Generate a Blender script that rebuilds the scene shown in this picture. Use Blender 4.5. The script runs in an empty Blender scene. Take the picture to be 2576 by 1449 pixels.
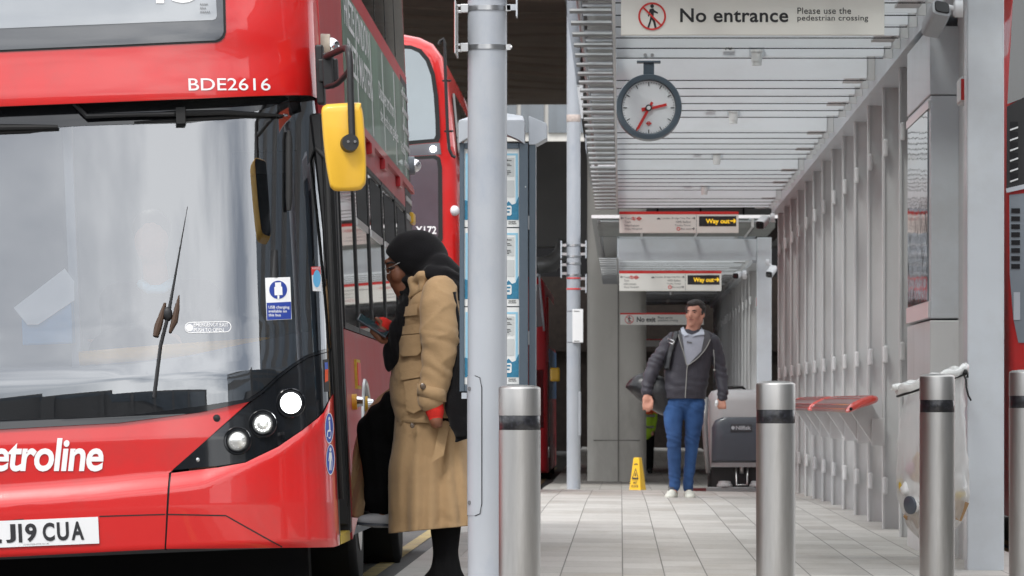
import bpy, bmesh, math, random
from math import sin, cos, pi, radians, sqrt
from mathutils import Vector, Matrix, noise
from mathutils.geometry import tessellate_polygon
random.seed(7)
S = bpy.context.scene
COL = S.collection
# ------------------------------------------------------------------ camera, sky, sun, exposure
F, CX, CY, EYE = 13000.0, 1562.0, 1010.0, 0.9      # focal length and principal point in 2576 px units, eye height
cam_data = bpy.data.cameras.new('camera'); cam = bpy.data.objects.new('camera', cam_data); COL.objects.link(cam)
cam.location = (0, 0, EYE); cam.rotation_euler = (radians(90), 0, 0)
cam_data.sensor_width = 36.0; cam_data.lens = 36.0 * F / 2576.0
cam_data.shift_x = -(CX - 1288.0) / 2576.0; cam_data.shift_y = (CY - 724.5) / 2576.0
cam_data.clip_start = 0.5; cam_data.clip_end = 3000
cam_data.dof.use_dof = True; cam_data.dof.focus_distance = 22.6; cam_data.dof.aperture_fstop = 22.0
S.camera = cam
SUN_EL, SUN_AZ = 52.0, 205.0
w = bpy.data.worlds.new('World'); S.world = w; w.use_nodes = True
nt = w.node_tree; nt.nodes.clear()
out = nt.nodes.new('ShaderNodeOutputWorld'); bg = nt.nodes.new('ShaderNodeBackground'); bg.inputs[1].default_value = 0.12
sky = nt.nodes.new('ShaderNodeTexSky'); sky.sky_type = 'NISHITA'; sky.sun_disc = False
sky.sun_elevation = radians(SUN_EL); sky.sun_rotation = radians(SUN_AZ)
tc = nt.nodes.new('ShaderNodeTexCoord'); mp = nt.nodes.new('ShaderNodeMapping'); mp.inputs['Scale'].default_value = (1, 1, 2.6)
n1 = nt.nodes.new('ShaderNodeTexNoise'); n1.inputs['Scale'].default_value = 3.4; n1.inputs['Detail'].default_value = 7; n1.inputs['Roughness'].default_value = .55
cr = nt.nodes.new('ShaderNodeValToRGB')
cr.color_ramp.elements[0].position = .36; cr.color_ramp.elements[0].color = (.30, .325, .37, 1)
cr.color_ramp.elements[1].position = .62; cr.color_ramp.elements[1].color = (1.0, 1.0, 1.0, 1)
gain = nt.nodes.new('ShaderNodeVectorMath'); gain.operation = 'SCALE'; gain.inputs['Scale'].default_value = 9.5
mix = nt.nodes.new('ShaderNodeMix'); mix.data_type = 'RGBA'; mix.inputs[0].default_value = .93
L = nt.links.new
L(tc.outputs['Generated'], mp.inputs[0]); L(mp.outputs[0], n1.inputs['Vector']); L(n1.outputs[0], cr.inputs[0])
L(cr.outputs[0], gain.inputs[0]); L(sky.outputs[0], mix.inputs[6]); L(gain.outputs[0], mix.inputs[7])
L(mix.outputs[2], bg.inputs[0]); L(bg.outputs[0], out.inputs[0])
sd = bpy.data.lights.new('sun', 'SUN'); sd.energy = 0.9; sd.angle = radians(14); sd.color = (1, .97, .93)
sun = bpy.data.objects.new('sun', sd); COL.objects.link(sun)
az = radians(SUN_AZ); el = radians(SUN_EL)
sdir = Vector((sin(az) * cos(el), cos(az) * cos(el), sin(el)))
sun.rotation_euler = sdir.to_track_quat('Z', 'Y').to_euler(); sun.location = (0, -20, 40)
S.view_settings.view_transform = 'Standard'; S.view_settings.look = 'None'; S.view_settings.exposure = 1.25; S.view_settings.gamma = 1.0
S.render.resolution_x = 1024; S.render.resolution_y = 576

# ------------------------------------------------------------------ helpers
def P(x, y, Y):                                     # point at depth Y seen at photo position (x, y)
    return Vector(((x - CX) / F * Y, Y, EYE - (y - CY) / F * Y))
def fillpoly(bm, pts):                              # robust fill of a concave 2D outline
    vs = [bm.verts.new((p[0], p[1], 0)) for p in pts]
    for t in tessellate_polygon([[Vector((p[0], p[1], 0)) for p in pts]]):
        try: bm.faces.new([vs[i] for i in t])
        except ValueError: pass
def lerp(a, b, t): return a + (b - a) * t
def sstep(t): t = max(0., min(1., t)); return t * t * (3 - 2 * t)
def interp(pts, x):
    if x <= pts[0][0]: return pts[0][1]
    for (a, b), (c, d) in zip(pts, pts[1:]):
        if x <= c: return lerp(b, d, (x - a) / (c - a)) if c > a else d
    return pts[-1][1]
def sinterp(pts, x):
    if x <= pts[0][0]: return pts[0][1]
    for (a, b), (c, d) in zip(pts, pts[1:]):
        if x <= c: return lerp(b, d, sstep((x - a) / (c - a)))
    return pts[-1][1]
def catmull(pts, n):                                # smooth resampling of a list of tuples
    res = []; m = len(pts)
    for i in range(n):
        t = i / (n - 1) * (m - 1); k = min(int(t), m - 2); u = t - k
        p0, p1, p2, p3 = pts[max(k - 1, 0)], pts[k], pts[k + 1], pts[min(k + 2, m - 1)]
        res.append(tuple(.5 * (2 * b + (c - a) * u + (2 * a - 5 * b + 4 * c - d) * u * u + (3 * b - a - 3 * c + d) * u ** 3) for a, b, c, d in zip(p0, p1, p2, p3)))
    return res

def M(name, col, rough=.5, metal=0., coat=0., var=.06, scale=5., bump=0., bscale=60., spec=.5, stretch=(1, 1, 1), dirt=None, dirt_scale=1.2, dirt_amt=.5, trans=0., emit=None, estr=0., sheen=0.):
    m = bpy.data.materials.new(name); m.use_nodes = True; t = m.node_tree; N = t.nodes; K = t.links.new
    p = N['Principled BSDF']; p.inputs['Roughness'].default_value = rough; p.inputs['Metallic'].default_value = metal
    p.inputs['Coat Weight'].default_value = coat; p.inputs['Coat Roughness'].default_value = .03
    p.inputs['Specular IOR Level'].default_value = spec; p.inputs['Transmission Weight'].default_value = trans
    p.inputs['Sheen Weight'].default_value = sheen
    if emit: p.inputs['Emission Color'].default_value = (*emit, 1); p.inputs['Emission Strength'].default_value = estr
    c = N.new('ShaderNodeTexCoord'); mpn = N.new('ShaderNodeMapping'); mpn.inputs['Scale'].default_value = stretch; K(c.outputs['Object'], mpn.inputs[0])
    nz = N.new('ShaderNodeTexNoise'); nz.inputs['Scale'].default_value = scale; nz.inputs['Detail'].default_value = 6; K(mpn.outputs[0], nz.inputs['Vector'])
    mr = N.new('ShaderNodeMapRange'); mr.inputs[1].default_value = .25; mr.inputs[2].default_value = .75; mr.inputs[3].default_value = 1 - var; mr.inputs[4].default_value = 1 + var; K(nz.outputs[0], mr.inputs[0])
    sc = N.new('ShaderNodeVectorMath'); sc.operation = 'SCALE'; sc.inputs[0].default_value = col; K(mr.outputs[0], sc.inputs['Scale'])
    src = sc.outputs[0]
    if dirt:
        dn = N.new('ShaderNodeTexNoise'); dn.inputs['Scale'].default_value = dirt_scale; dn.inputs['Detail'].default_value = 9; dn.inputs['Roughness'].default_value = .68; K(mpn.outputs[0], dn.inputs['Vector'])
        dr = N.new('ShaderNodeMapRange'); dr.inputs[1].default_value = .5; dr.inputs[2].default_value = .72; dr.inputs[3].default_value = 0; dr.inputs[4].default_value = dirt_amt; K(dn.outputs[0], dr.inputs[0])
        mx = N.new('ShaderNodeMix'); mx.data_type = 'RGBA'; K(dr.outputs[0], mx.inputs[0]); K(src, mx.inputs[6]); mx.inputs[7].default_value = (*dirt, 1); src = mx.outputs[2]
    K(src, p.inputs['Base Color'])
    rr = N.new('ShaderNodeMapRange'); rr.inputs[3].default_value = max(0, rough - .06 * (rough > .1)); rr.inputs[4].default_value = min(1, rough + .06 * (rough > .1)); K(nz.outputs[0], rr.inputs[0]); K(rr.outputs[0], p.inputs['Roughness'])
    if bump:
        bn = N.new('ShaderNodeTexNoise'); bn.inputs['Scale'].default_value = bscale; bn.inputs['Detail'].default_value = 5; K(mpn.outputs[0], bn.inputs['Vector'])
        bp = N.new('ShaderNodeBump'); bp.inputs['Strength'].default_value = bump; bp.inputs['Distance'].default_value = .01; K(bn.outputs[0], bp.inputs['Height']); K(bp.outputs[0], p.inputs['Normal'])
        if coat >= .9: K(bp.outputs[0], p.inputs['Coat Normal'])
    return m
def glassmat(name, tint, refl, rough=.0, wav=0.):
    m = bpy.data.materials.new(name); m.use_nodes = True; t = m.node_tree; N = t.nodes; N.clear(); K = t.links.new
    o = N.new('ShaderNodeOutputMaterial'); mx = N.new('ShaderNodeMixShader'); tr = N.new('ShaderNodeBsdfTransparent'); gl = N.new('ShaderNodeBsdfGlossy')
    tr.inputs[0].default_value = (*tint, 1); gl.inputs['Roughness'].default_value = rough; gl.inputs[0].default_value = (.95, .97, 1, 1)
    lw = N.new('ShaderNodeLayerWeight'); lw.inputs[0].default_value = .35
    mr = N.new('ShaderNodeMapRange'); mr.inputs[3].default_value = refl; mr.inputs[4].default_value = 1.; K(lw.outputs[0], mr.inputs[0])
    if wav:
        c = N.new('ShaderNodeTexCoord'); nz = N.new('ShaderNodeTexNoise'); nz.inputs['Scale'].default_value = 2.5; K(c.outputs['Object'], nz.inputs['Vector'])
        bp = N.new('ShaderNodeBump'); bp.inputs['Strength'].default_value = wav; bp.inputs['Distance'].default_value = .01; K(nz.outputs[0], bp.inputs['Height']); K(bp.outputs[0], gl.inputs['Normal'])
    K(mr.outputs[0], mx.inputs[0]); K(tr.outputs[0], mx.inputs[1]); K(gl.outputs[0], mx.inputs[2]); K(mx.outputs[0], o.inputs[0])
    return m

def filmmat(name):
    m = bpy.data.materials.new(name); m.use_nodes = True; t = m.node_tree; N = t.nodes; N.clear(); K = t.links.new
    o = N.new('ShaderNodeOutputMaterial'); a = N.new('ShaderNodeMixShader'); c = N.new('ShaderNodeMixShader'); tr = N.new('ShaderNodeBsdfTransparent'); gl = N.new('ShaderNodeBsdfGlossy'); tl = N.new('ShaderNodeBsdfTranslucent'); df = N.new('ShaderNodeBsdfDiffuse'); e = N.new('ShaderNodeMixShader')
    gl.inputs['Roughness'].default_value = .18; tl.inputs[0].default_value = (.8, .8, .79, 1); df.inputs[0].default_value = (.8, .8, .79, 1)
    lw = N.new('ShaderNodeLayerWeight'); lw.inputs[0].default_value = .45
    mr = N.new('ShaderNodeMapRange'); mr.inputs[3].default_value = .46; mr.inputs[4].default_value = .85; K(lw.outputs['Facing'], mr.inputs[0])
    K(tl.outputs[0], e.inputs[1]); K(df.outputs[0], e.inputs[2]); K(mr.outputs[0], a.inputs[0]); K(tr.outputs[0], a.inputs[1]); K(e.outputs[0], a.inputs[2])
    c.inputs[0].default_value = .10; K(a.outputs[0], c.inputs[1]); K(gl.outputs[0], c.inputs[2]); K(c.outputs[0], o.inputs[0]); return m
class B:                                            # collects shapes, links them as ONE mesh object
    def __init__(s): s.bm = bmesh.new()
    def face(s, pts):
        vs = [s.bm.verts.new(p) for p in pts]
        try: return s.bm.faces.new(vs)
        except ValueError: return None
    def box(s, x0, x1, y0, y1, z0, z1, m=None):
        c = [Vector(p) for p in ((x0, y0, z0), (x1, y0, z0), (x1, y1, z0), (x0, y1, z0), (x0, y0, z1), (x1, y0, z1), (x1, y1, z1), (x0, y1, z1))]
        if m: c = [m @ p for p in c]
        v = [s.bm.verts.new(p) for p in c]
        for f in ((3, 2, 1, 0), (4, 5, 6, 7), (0, 1, 5, 4), (1, 2, 6, 5), (2, 3, 7, 6), (3, 0, 4, 7)): s.bm.faces.new([v[i] for i in f])
        return s
    def prism(s, pts, d):                           # polygon points (3D, planar) extruded by vector d
        d = Vector(d); a = [s.bm.verts.new(p) for p in pts]; b = [s.bm.verts.new(Vector(p) + d) for p in pts]; n = len(pts)
        s.bm.faces.new(a[::-1]); s.bm.faces.new(b)
        for i in range(n): s.bm.faces.new((a[i], a[(i + 1) % n], b[(i + 1) % n], b[i]))
        return s
    def loft(s, rings, cap=True, closed=True):
        V = [[s.bm.verts.new(p) for p in r] for r in rings]; n = len(rings[0])
        for a, b in zip(V, V[1:]):
            for i in range(n if closed else n - 1):
                j = (i + 1) % n; s.bm.faces.new((a[i], a[j], b[j], b[i]))
        if cap and closed:
            s.bm.faces.new(V[0][::-1]); s.bm.faces.new(V[-1])
        return s
    def tube(s, pts, r, n=10, cap=True):
        pts = [Vector(p) for p in pts]; rs = r if isinstance(r, (list, tuple)) else [r] * len(pts)
        rings = []; ref = None
        for i, p in enumerate(pts):
            d = (pts[min(i + 1, len(pts) - 1)] - pts[max(i - 1, 0)]).normalized()
            if ref is None: ref = d.orthogonal().normalized()
            u = (ref - d * ref.dot(d)).normalized(); v = d.cross(u); ref = u
            rings.append([p + (u * cos(2 * pi * k / n) + v * sin(2 * pi * k / n)) * rs[i] for k in range(n)])
        return s.loft(rings, cap)
    def cyl(s, a, b, r0, r1=None, n=24, cap=True): return s.tube([a, b], [r0, r0 if r1 is None else r1], n, cap)
    def lathe(s, c, prof, n=32, axis='z'):          # prof: (radius, height)
        c = Vector(c); rings = []
        for r, z in prof:
            ring = []
            for k in range(n):
                a = 2 * pi * k / n
                q = Vector((r * cos(a), r * sin(a), z)) if axis == 'z' else Vector((r * cos(a), -z, r * sin(a)))
                ring.append(c + q)
            rings.append(ring)
        return s.loft(rings, True)
    def ball(s, c, r, n=16, m=8):
        r = Vector(r) if isinstance(r, (tuple, list, Vector)) else Vector((r, r, r)); c = Vector(c)
        rings = [[c + Vector((r.x * sin(pi * j / m) * cos(2 * pi * k / n), r.y * sin(pi * j / m) * sin(2 * pi * k / n), -r.z * cos(pi * j / m))) for k in range(n)] for j in range(1, m)]
        s.loft(rings, False)
        s.bm.verts.ensure_lookup_table(); nv = len(s.bm.verts)
        lo = s.bm.verts.new(c - Vector((0, 0, r.z))); hi = s.bm.verts.new(c + Vector((0, 0, r.z))); s.bm.verts.ensure_lookup_table()
        b0 = nv - n * (m - 1); t0 = nv - n
        for k in range(n):
            s.bm.faces.new((lo, s.bm.verts[b0 + (k + 1) % n], s.bm.verts[b0 + k])); s.bm.faces.new((hi, s.bm.verts[t0 + k], s.bm.verts[t0 + (k + 1) % n]))
        return s
    def caps(s, pts, rs, n=14):                     # chain of overlapping balls and tapered tubes for remeshing
        pts = [Vector(p) for p in pts]
        for p, r in zip(pts, rs): s.ball(p, r, n, 8)
        for (a, ra), (b, rb) in zip(zip(pts, rs), zip(pts[1:], rs[1:])):
            if (b - a).length > 1e-4: s.cyl(a, b, ra, rb, n)
        return s
    def xform(s, m): bmesh.ops.transform(s.bm, matrix=m, verts=s.bm.verts); return s
    def remesh(s, voxel, it=4):
        me = bpy.data.meshes.new('tmp'); s.bm.to_mesh(me); o = bpy.data.objects.new('tmp', me); COL.objects.link(o)
        r = o.modifiers.new('r', 'REMESH'); r.mode = 'VOXEL'; r.voxel_size = voxel
        q = o.modifiers.new('s', 'SMOOTH'); q.iterations = it; q.factor = .5
        dg = bpy.context.evaluated_depsgraph_get(); m2 = bpy.data.meshes.new_from_object(o.evaluated_get(dg))
        bpy.data.objects.remove(o); s.bm.free(); s.bm = bmesh.new(); s.bm.from_mesh(m2); bpy.data.meshes.remove(m2); bpy.data.meshes.remove(me)
        return s
    def displace(s, fn):
        s.bm.normal_update(); mv = [(v, v.normal.copy() * fn(v.co, v.normal)) for v in s.bm.verts]
        for v, d in mv: v.co += d
        return s
    def build(s, name, mat, parent=None, smooth=False, bevel=0., local=False, angle=None, seg=2, recalc=True):
        if recalc: bmesh.ops.recalc_face_normals(s.bm, faces=s.bm.faces)
        if parent is not None and not local: s.xform(WM[parent.name].inverted())
        me = bpy.data.meshes.new(name); s.bm.to_mesh(me); s.bm.free()
        o = bpy.data.objects.new(name, me); COL.objects.link(o); me.materials.append(mat)
        if parent is not None: o.parent = parent; WM[o.name] = WM[parent.name]
        else: WM[o.name] = Matrix()
        if smooth:
            for p in me.polygons: p.use_smooth = True
        if bevel:
            b = o.modifiers.new('bevel', 'BEVEL'); b.width = bevel; b.segments = seg; b.limit_method = 'ANGLE'; b.angle_limit = radians(40)
        if angle:
            me.set_sharp_from_angle(angle=radians(angle))
        return o
WM = {}
def tag(o, label=None, cat=None, group=None, kind=None):
    if label: o['label'] = label
    if cat: o['category'] = cat
    if group: o['group'] = group
    if kind: o['kind'] = kind
    return o
def thing(name, loc, label, cat, group=None, rot=None):
    o = bpy.data.objects.new(name, None); COL.objects.link(o); o.empty_display_size = .2
    o.location = loc
    R = Matrix.Translation(Vector(loc))
    if rot is not None: o.rotation_euler = rot.to_euler(); R = R @ rot.to_4x4()
    WM[o.name] = R
    return tag(o, label, cat, group)
def copy_tree(o, parent=None):
    c = o.copy(); COL.objects.link(c)
    if parent is not None: c.parent = parent
    for ch in [q for q in bpy.data.objects if q.parent == o]: copy_tree(ch, c)
    return c
FONTCACHE = {}
def textmesh(body, bold=0., shear=0., spacing=1., line=1., align='LEFT'):
    k = (body, bold, shear, spacing, line, align)
    if k not in FONTCACHE:
        c = bpy.data.curves.new('lettering', 'FONT'); c.body = body; c.size = 1; c.offset = bold; c.shear = shear; c.space_character = spacing; c.space_line = line; c.align_x = align; c.resolution_u = 4
        o = bpy.data.objects.new('lettering', c); COL.objects.link(o); dg = bpy.context.evaluated_depsgraph_get(); dg.update()
        me = bpy.data.meshes.new_from_object(o.evaluated_get(dg)); bpy.data.objects.remove(o)
        FONTCACHE[k] = ([v.co.copy() for v in me.vertices], [tuple(p.vertices) for p in me.polygons])
    return FONTCACHE[k]
def add_text(b, body, x0, x1, z0, z1, fn, **kw):    # fit the text in the box, fn maps (u, v) to a 3D point
    vs, fs = textmesh(body, **kw)
    ax = min(v.x for v in vs); bx = max(v.x for v in vs); ay = min(v.y for v in vs); by = max(v.y for v in vs)
    N = [b.bm.verts.new(fn(lerp(x0, x1, (v.x - ax) / (bx - ax)), lerp(z0, z1, (v.y - ay) / (by - ay)))) for v in vs]
    for f in fs:
        try: b.bm.faces.new([N[i] for i in f])
        except ValueError: pass
    return b
def ptext(b, body, x0, x1, yt, yb, Y, **kw): return add_text(b, body, x0, x1, yb, yt, lambda u, v: P(u, v, Y), **kw)
def prect(b, x0, x1, yt, yb, Y, d=.004):
    a = P(x0, yb, Y); c = P(x1, yt, Y); b.box(a.x, c.x, Y, Y + d, a.z, c.z); return b
def pdisc(b, x, y, r, Y, d=.004, n=32, ry=None):
    b.prism([P(x + r * cos(2 * pi * k / n), y + (ry or r) * sin(2 * pi * k / n), Y) for k in range(n)], (0, d, 0)); return b
def pring(b, x, y, r0, r1, Y, d=.004, n=40, sx=1.):
    a = [P(x + sx * r0 * cos(2 * pi * k / n), y + r0 * sin(2 * pi * k / n), Y) for k in range(n)]
    c = [P(x + sx * r1 * cos(2 * pi * k / n), y + r1 * sin(2 * pi * k / n), Y) for k in range(n)]
    for k in range(n):
        j = (k + 1) % n; b.prism([a[k], a[j], c[j], c[k]], (0, d, 0))
    return b
def ppoly(b, pts, Y, d=.004): b.prism([P(x, y, Y) for x, y in pts], (0, d, 0)); return b
def pline(b, pts, wd, Y, d=.004):                   # flat strokes of photo width wd
    for (x0, y0), (x1, y1) in zip(pts, pts[1:]):
        l = math.hypot(x1 - x0, y1 - y0); nx, ny = -(y1 - y0) / l * wd / 2, (x1 - x0) / l * wd / 2
        ppoly(b, [(x0 + nx, y0 + ny), (x1 + nx, y1 + ny), (x1 - nx, y1 - ny), (x0 - nx, y0 - ny)], Y, d)
    return b
def parrow(b, x0, x1, y, s, wd, Y, d=.003):         # arrow from x0 pointing to x1
    q = 1 if x1 > x0 else -1
    pline(b, [(x0, y), (x1 - q * wd * .6, y)], wd, Y, d); pline(b, [(x1 - q * s, y - s), (x1, y)], wd, Y - .0015, d); pline(b, [(x1, y), (x1 - q * s, y + s)], wd, Y - .003, d); return b

# ------------------------------------------------------------------ materials
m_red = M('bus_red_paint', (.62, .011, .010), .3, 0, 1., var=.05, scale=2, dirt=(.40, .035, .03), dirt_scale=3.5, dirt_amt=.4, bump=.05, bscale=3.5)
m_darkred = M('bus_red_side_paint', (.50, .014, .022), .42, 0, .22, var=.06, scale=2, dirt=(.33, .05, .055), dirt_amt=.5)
m_black = M('black_gloss', (.008, .009, .011), .08, 0, .6, var=.1)
m_blackm = M('black_matt_plastic', (.012, .012, .013), .5, var=.15, bump=.05)
m_rubber = M('black_rubber', (.012, .012, .012), .7, var=.2)
m_screen = glassmat('windscreen_glass', (.64, .67, .70), .19)
m_sideglass = M('dark_side_glass', (.012, .016, .018), .03, 0, 1., var=.1, spec=.9)
m_upglass = M('upper_window_glass', (.30, .32, .34), .06, 0, 1., var=.12, scale=1.5, spec=.9)
m_frit = M('frit_border', (.035, .038, .044), .12, 0, 1., var=.1)
m_white = M('white_vinyl', (.82, .82, .82), .4, var=.03)
m_letter = M('black_lettering', (.025, .025, .028), .5)
m_greyletter = M('grey_lettering', (.12, .12, .125), .5)
m_blue = M('blue_vinyl', (.01, .07, .42), .4)
m_navy = M('navy_vinyl', (.02, .05, .30), .4)
m_signred = M('sign_red', (.68, .035, .03), .4)
m_signwhite = M('sign_enamel', (.87, .855, .80), .3, var=.02)
m_roofpaint = M('roof_paint', (.80, .82, .845), .4, 0, .2, var=.04, scale=2, dirt=(.50, .49, .46), dirt_scale=1.3, dirt_amt=.3, stretch=(.5, 1, 1))
m_steelpaint = M('grey_paint_steel', (.57, .60, .635), .38, 0, .25, var=.035, scale=3, dirt=(.33, .31, .28), dirt_scale=1.1, dirt_amt=.30)
m_steelshade = M('grey_paint_wall', (.60, .60, .60), .45, 0, .15, var=.05, scale=3, dirt=(.34, .315, .29), dirt_scale=1.8, dirt_amt=.42, stretch=(1, 1, .25))
m_pole = M('pole_grey_paint', (.375, .395, .425), .42, .0, .15, var=.07, scale=4, dirt=(.25, .29, .36), dirt_scale=2.6, dirt_amt=.65, stretch=(1, 1, .5), bump=.05, bscale=90)
m_bollard = M('brushed_steel', (.46, .45, .435), .43, 1., 0, var=.09, scale=14, stretch=(1, 1, .12), dirt=(.25, .235, .21), dirt_scale=5, dirt_amt=.6, bump=.03, bscale=160)
m_inox = M('clamp_steel', (.55, .55, .55), .3, 1.)
m_darkgrey = M('slate_grey_paint', (.085, .115, .145), .4, 0, .2, var=.06, dirt=(.14, .16, .19), dirt_amt=.3)
m_lightgrey = M('light_grey_casting', (.46, .49, .53), .4, 0, .2, var=.04)
m_concrete = M('pier_concrete', (.52, .50, .455), .85, var=.12, scale=1.2, bump=.25, bscale=14, dirt=(.16, .14, .12), dirt_scale=.5, dirt_amt=.55, stretch=(1, 1, .4))
m_soffit = M('soffit_concrete', (.40, .32, .26), .9, var=.2, scale=.5, bump=.3, bscale=6)
m_cladding = M('dark_cladding', (.20, .20, .20), .6, var=.15, scale=.6)
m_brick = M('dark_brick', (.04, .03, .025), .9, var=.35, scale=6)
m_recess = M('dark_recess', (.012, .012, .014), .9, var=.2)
m_stone = M('white_stone', (.56, .545, .51), .8, var=.06, scale=.6, dirt=(.5, .48, .44), dirt_amt=.4)
m_winglass = M('window_glass_far', (.10, .12, .14), .1, 0, .6, var=.3, scale=.5)
m_asphalt = M('asphalt', (.075, .073, .07), .85, var=.25, scale=30, bump=.3, bscale=120, dirt=(.12, .11, .095), dirt_scale=.8, dirt_amt=.6)
m_kerb = M('kerb_stone', (.40, .385, .355), .8, var=.12, scale=12, bump=.2, bscale=60, dirt=(.25, .235, .21), dirt_scale=2, dirt_amt=.5)
m_yellowline = M('road_line_yellow', (.33, .25, .10), .8, var=.25, scale=9, dirt=(.13, .12, .10), dirt_scale=5, dirt_amt=1.)
m_yellow = M('mirror_yellow', (.80, .46, .035), .38, 0, .2, var=.05, dirt=(.55, .30, .03), dirt_amt=.35)
m_signyellow = M('wet_sign_yellow', (.85, .50, .015), .45, var=.04)
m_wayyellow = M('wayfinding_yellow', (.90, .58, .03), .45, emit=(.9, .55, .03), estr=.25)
m_led = M('headlight_led', (.9, .9, .9), .2, emit=(.95, 1., 1.), estr=9.)
m_lampw = M('lamp_reflector', (.75, .75, .72), .15, .6, 1., var=.3, scale=60)
m_chrome = M('chrome', (.8, .8, .82), .08, 1.)
m_tan = M('tan_cotton', (.44, .285, .145), .85, var=.08, scale=9, bump=.35, bscale=34, sheen=.15)
m_scarf = M('black_jersey', (.0075, .0072, .0085), .95, var=.25, scale=14, bump=.3, bscale=220, sheen=.08, spec=.2)
m_trouser = M('black_trouser_cloth', (.005, .005, .0055), .95, var=.25, scale=10, bump=.2, bscale=200, spec=.15)
m_redknit = M('red_knit', (.78, .028, .018), .85, var=.12, scale=90, bump=.5, bscale=260)
m_skinw = M('brown_skin', (.25, .10, .055), .5, var=.10, scale=20, bump=.06, bscale=300)
m_skinm = M('fair_skin', (.50, .235, .165), .5, var=.12, scale=16, bump=.06, bscale=300)
m_hair = M('dark_brown_hair', (.018, .012, .010), .6, var=.4, scale=60, stretch=(1, 1, .3))
m_jacket = M('charcoal_jacket', (.032, .029, .040), .6, var=.14, scale=14, bump=.3, bscale=90, sheen=.1)
m_hood = M('hood_lining', (.085, .082, .088), .8, var=.1, scale=20)
m_polo = M('grey_polo', (.33, .335, .385), .85, var=.06, scale=60, bump=.2, bscale=400)
m_polocollar = M('pale_collar', (.46, .48, .54), .8)
m_jeans = M('blue_denim', (.018, .062, .18), .85, var=.35, scale=5, bump=.3, bscale=200, stretch=(1, 1, .5), dirt=(.05, .13, .30), dirt_scale=5, dirt_amt=.45)
m_shoe = M('pale_trainer', (.58, .58, .52), .7, var=.12, scale=30)
m_bag = M('black_leather', (.012, .012, .014), .35, var=.2, bump=.3, bscale=30)
m_plastic = filmmat('clear_bag_film')
m_card = M('brown_cardboard', (.36, .22, .11), .8, var=.1)
m_paper = M('crumpled_paper', (.72, .71, .70), .8, bump=.6, bscale=30)
m_poster = M('poster_paper', (.80, .81, .79), .5, var=.02)
m_postblue = M('poster_light_blue', (.30, .58, .74), .5)
m_postteal = M('poster_teal', (.03, .20, .33), .5, var=.2, scale=90)
m_postgrey = M('poster_grey', (.56, .58, .57), .5)
m_seat = M('seat_slats', (.15, .05, .045), .35, 0, .3, var=.35, scale=25, stretch=(3, .4, 3))
m_seatred = M('seat_red_end', (.62, .045, .025), .3, 0, .6)
m_hivis = M('hi_vis_yellow', (.38, .60, .03), .7)
m_orange = M('hi_vis_orange', (.8, .10, .03), .7)
m_machine = M('machine_grey', (.47, .48, .49), .45, var=.05, dirt=(.36, .34, .30), dirt_amt=.3)
m_machdark = M('machine_dark', (.065, .075, .095), .4, 0, .2, var=.08)
m_lamp = M('spot_lamp_white', (.78, .78, .76), .3, .2, .3)
m_camwhite = M('camera_white', (.66, .66, .68), .35, 0, .3)
m_int = M('bus_interior_grey', (.16, .17, .18), .7, var=.1)
m_intlight = M('bus_interior_pale', (.45, .47, .5), .6, var=.05)
m_bluebox = M('blue_box', (.10, .32, .62), .5)
m_handrail = M('yellow_handrail', (.92, .46, .02), .35)
m_greyblue = M('engine_panel_grey', (.20, .23, .26), .45, 0, .3, var=.06)
m_louvre = M('louvre_bar_grey', (.27, .275, .28), .4, .3, 0, var=.08)
m_canopyglass = glassmat('canopy_glass', (.95, .975, .97), .04)
m_cabglass = M('cabinet_glass', (.22, .25, .27), .04, .3, 1., var=.3, scale=3, spec=.9, stretch=(1, 1, 2), bump=.12, bscale=3)
m_creamcam = M('beige_camera_casing', (.42, .38, .30), .5)
m_step = M('step_edge_yellow', (.6, .42, .05), .6, var=.2, scale=30)
# ------------------------------------------------------------------ ground
def prof(Y):
    o = Y * 11 / 13
    if o <= 34: return .02
    if o <= 42: return .02 - .0008 * (o - 34) ** 2
    return sinterp([(42, -.031), (60, -.35), (70, -.42)], o) if o < 70 else -.42
def gz(X, Y): return prof(Y) + .012 * max(-1.1, min(3, 1.78 - X)) - .02
YS = [2 + .75 * i for i in range(150)] + [115, 122, 135, 160, 200]
def strip(x0, x1, dz, nx, ys=YS, thick=0.):
    b = B(); xs = [lerp(x0, x1, i / nx) for i in range(nx + 1)]
    V = [[b.bm.verts.new((x, y, gz(x, y) + dz)) for x in xs] for y in ys]
    for r, q in zip(V, V[1:]):
        for i in range(nx): b.bm.faces.new((r[i], r[i + 1], q[i + 1], q[i]))
    if thick:
        for side in (0, -1):
            for r, q in zip(V, V[1:]):
                a, c = r[side], q[side]
                b.face([a.co, c.co, c.co - Vector((0, 0, thick)), a.co - Vector((0, 0, thick))])
    return b
gb = B()
gys = [-400, -100, -30] + [2 + 3 * i for i in range(40)] + [130, 200, 400, 1500]
gxs = [-900, -200, -40, -10, -3, 0, 3, 10, 40, 200, 900]
V = [[gb.bm.verts.new((x, y, prof(y) - .07)) for x in gxs] for y in gys]
for r, q in zip(V, V[1:]):
    for i in range(len(gxs) - 1): gb.bm.faces.new((r[i], r[i + 1], q[i + 1], q[i]))
tag(gb.build('road', m_asphalt, smooth=True), kind='structure')
b = B()
for x0, x1 in ((-26, -4.2), (-1.0, 2.0), (6, 26)): b.box(x0, x1, 108, 137.9, -.8, -.45)
tag(b.build('pavement', m_kerb), kind='structure')
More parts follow.
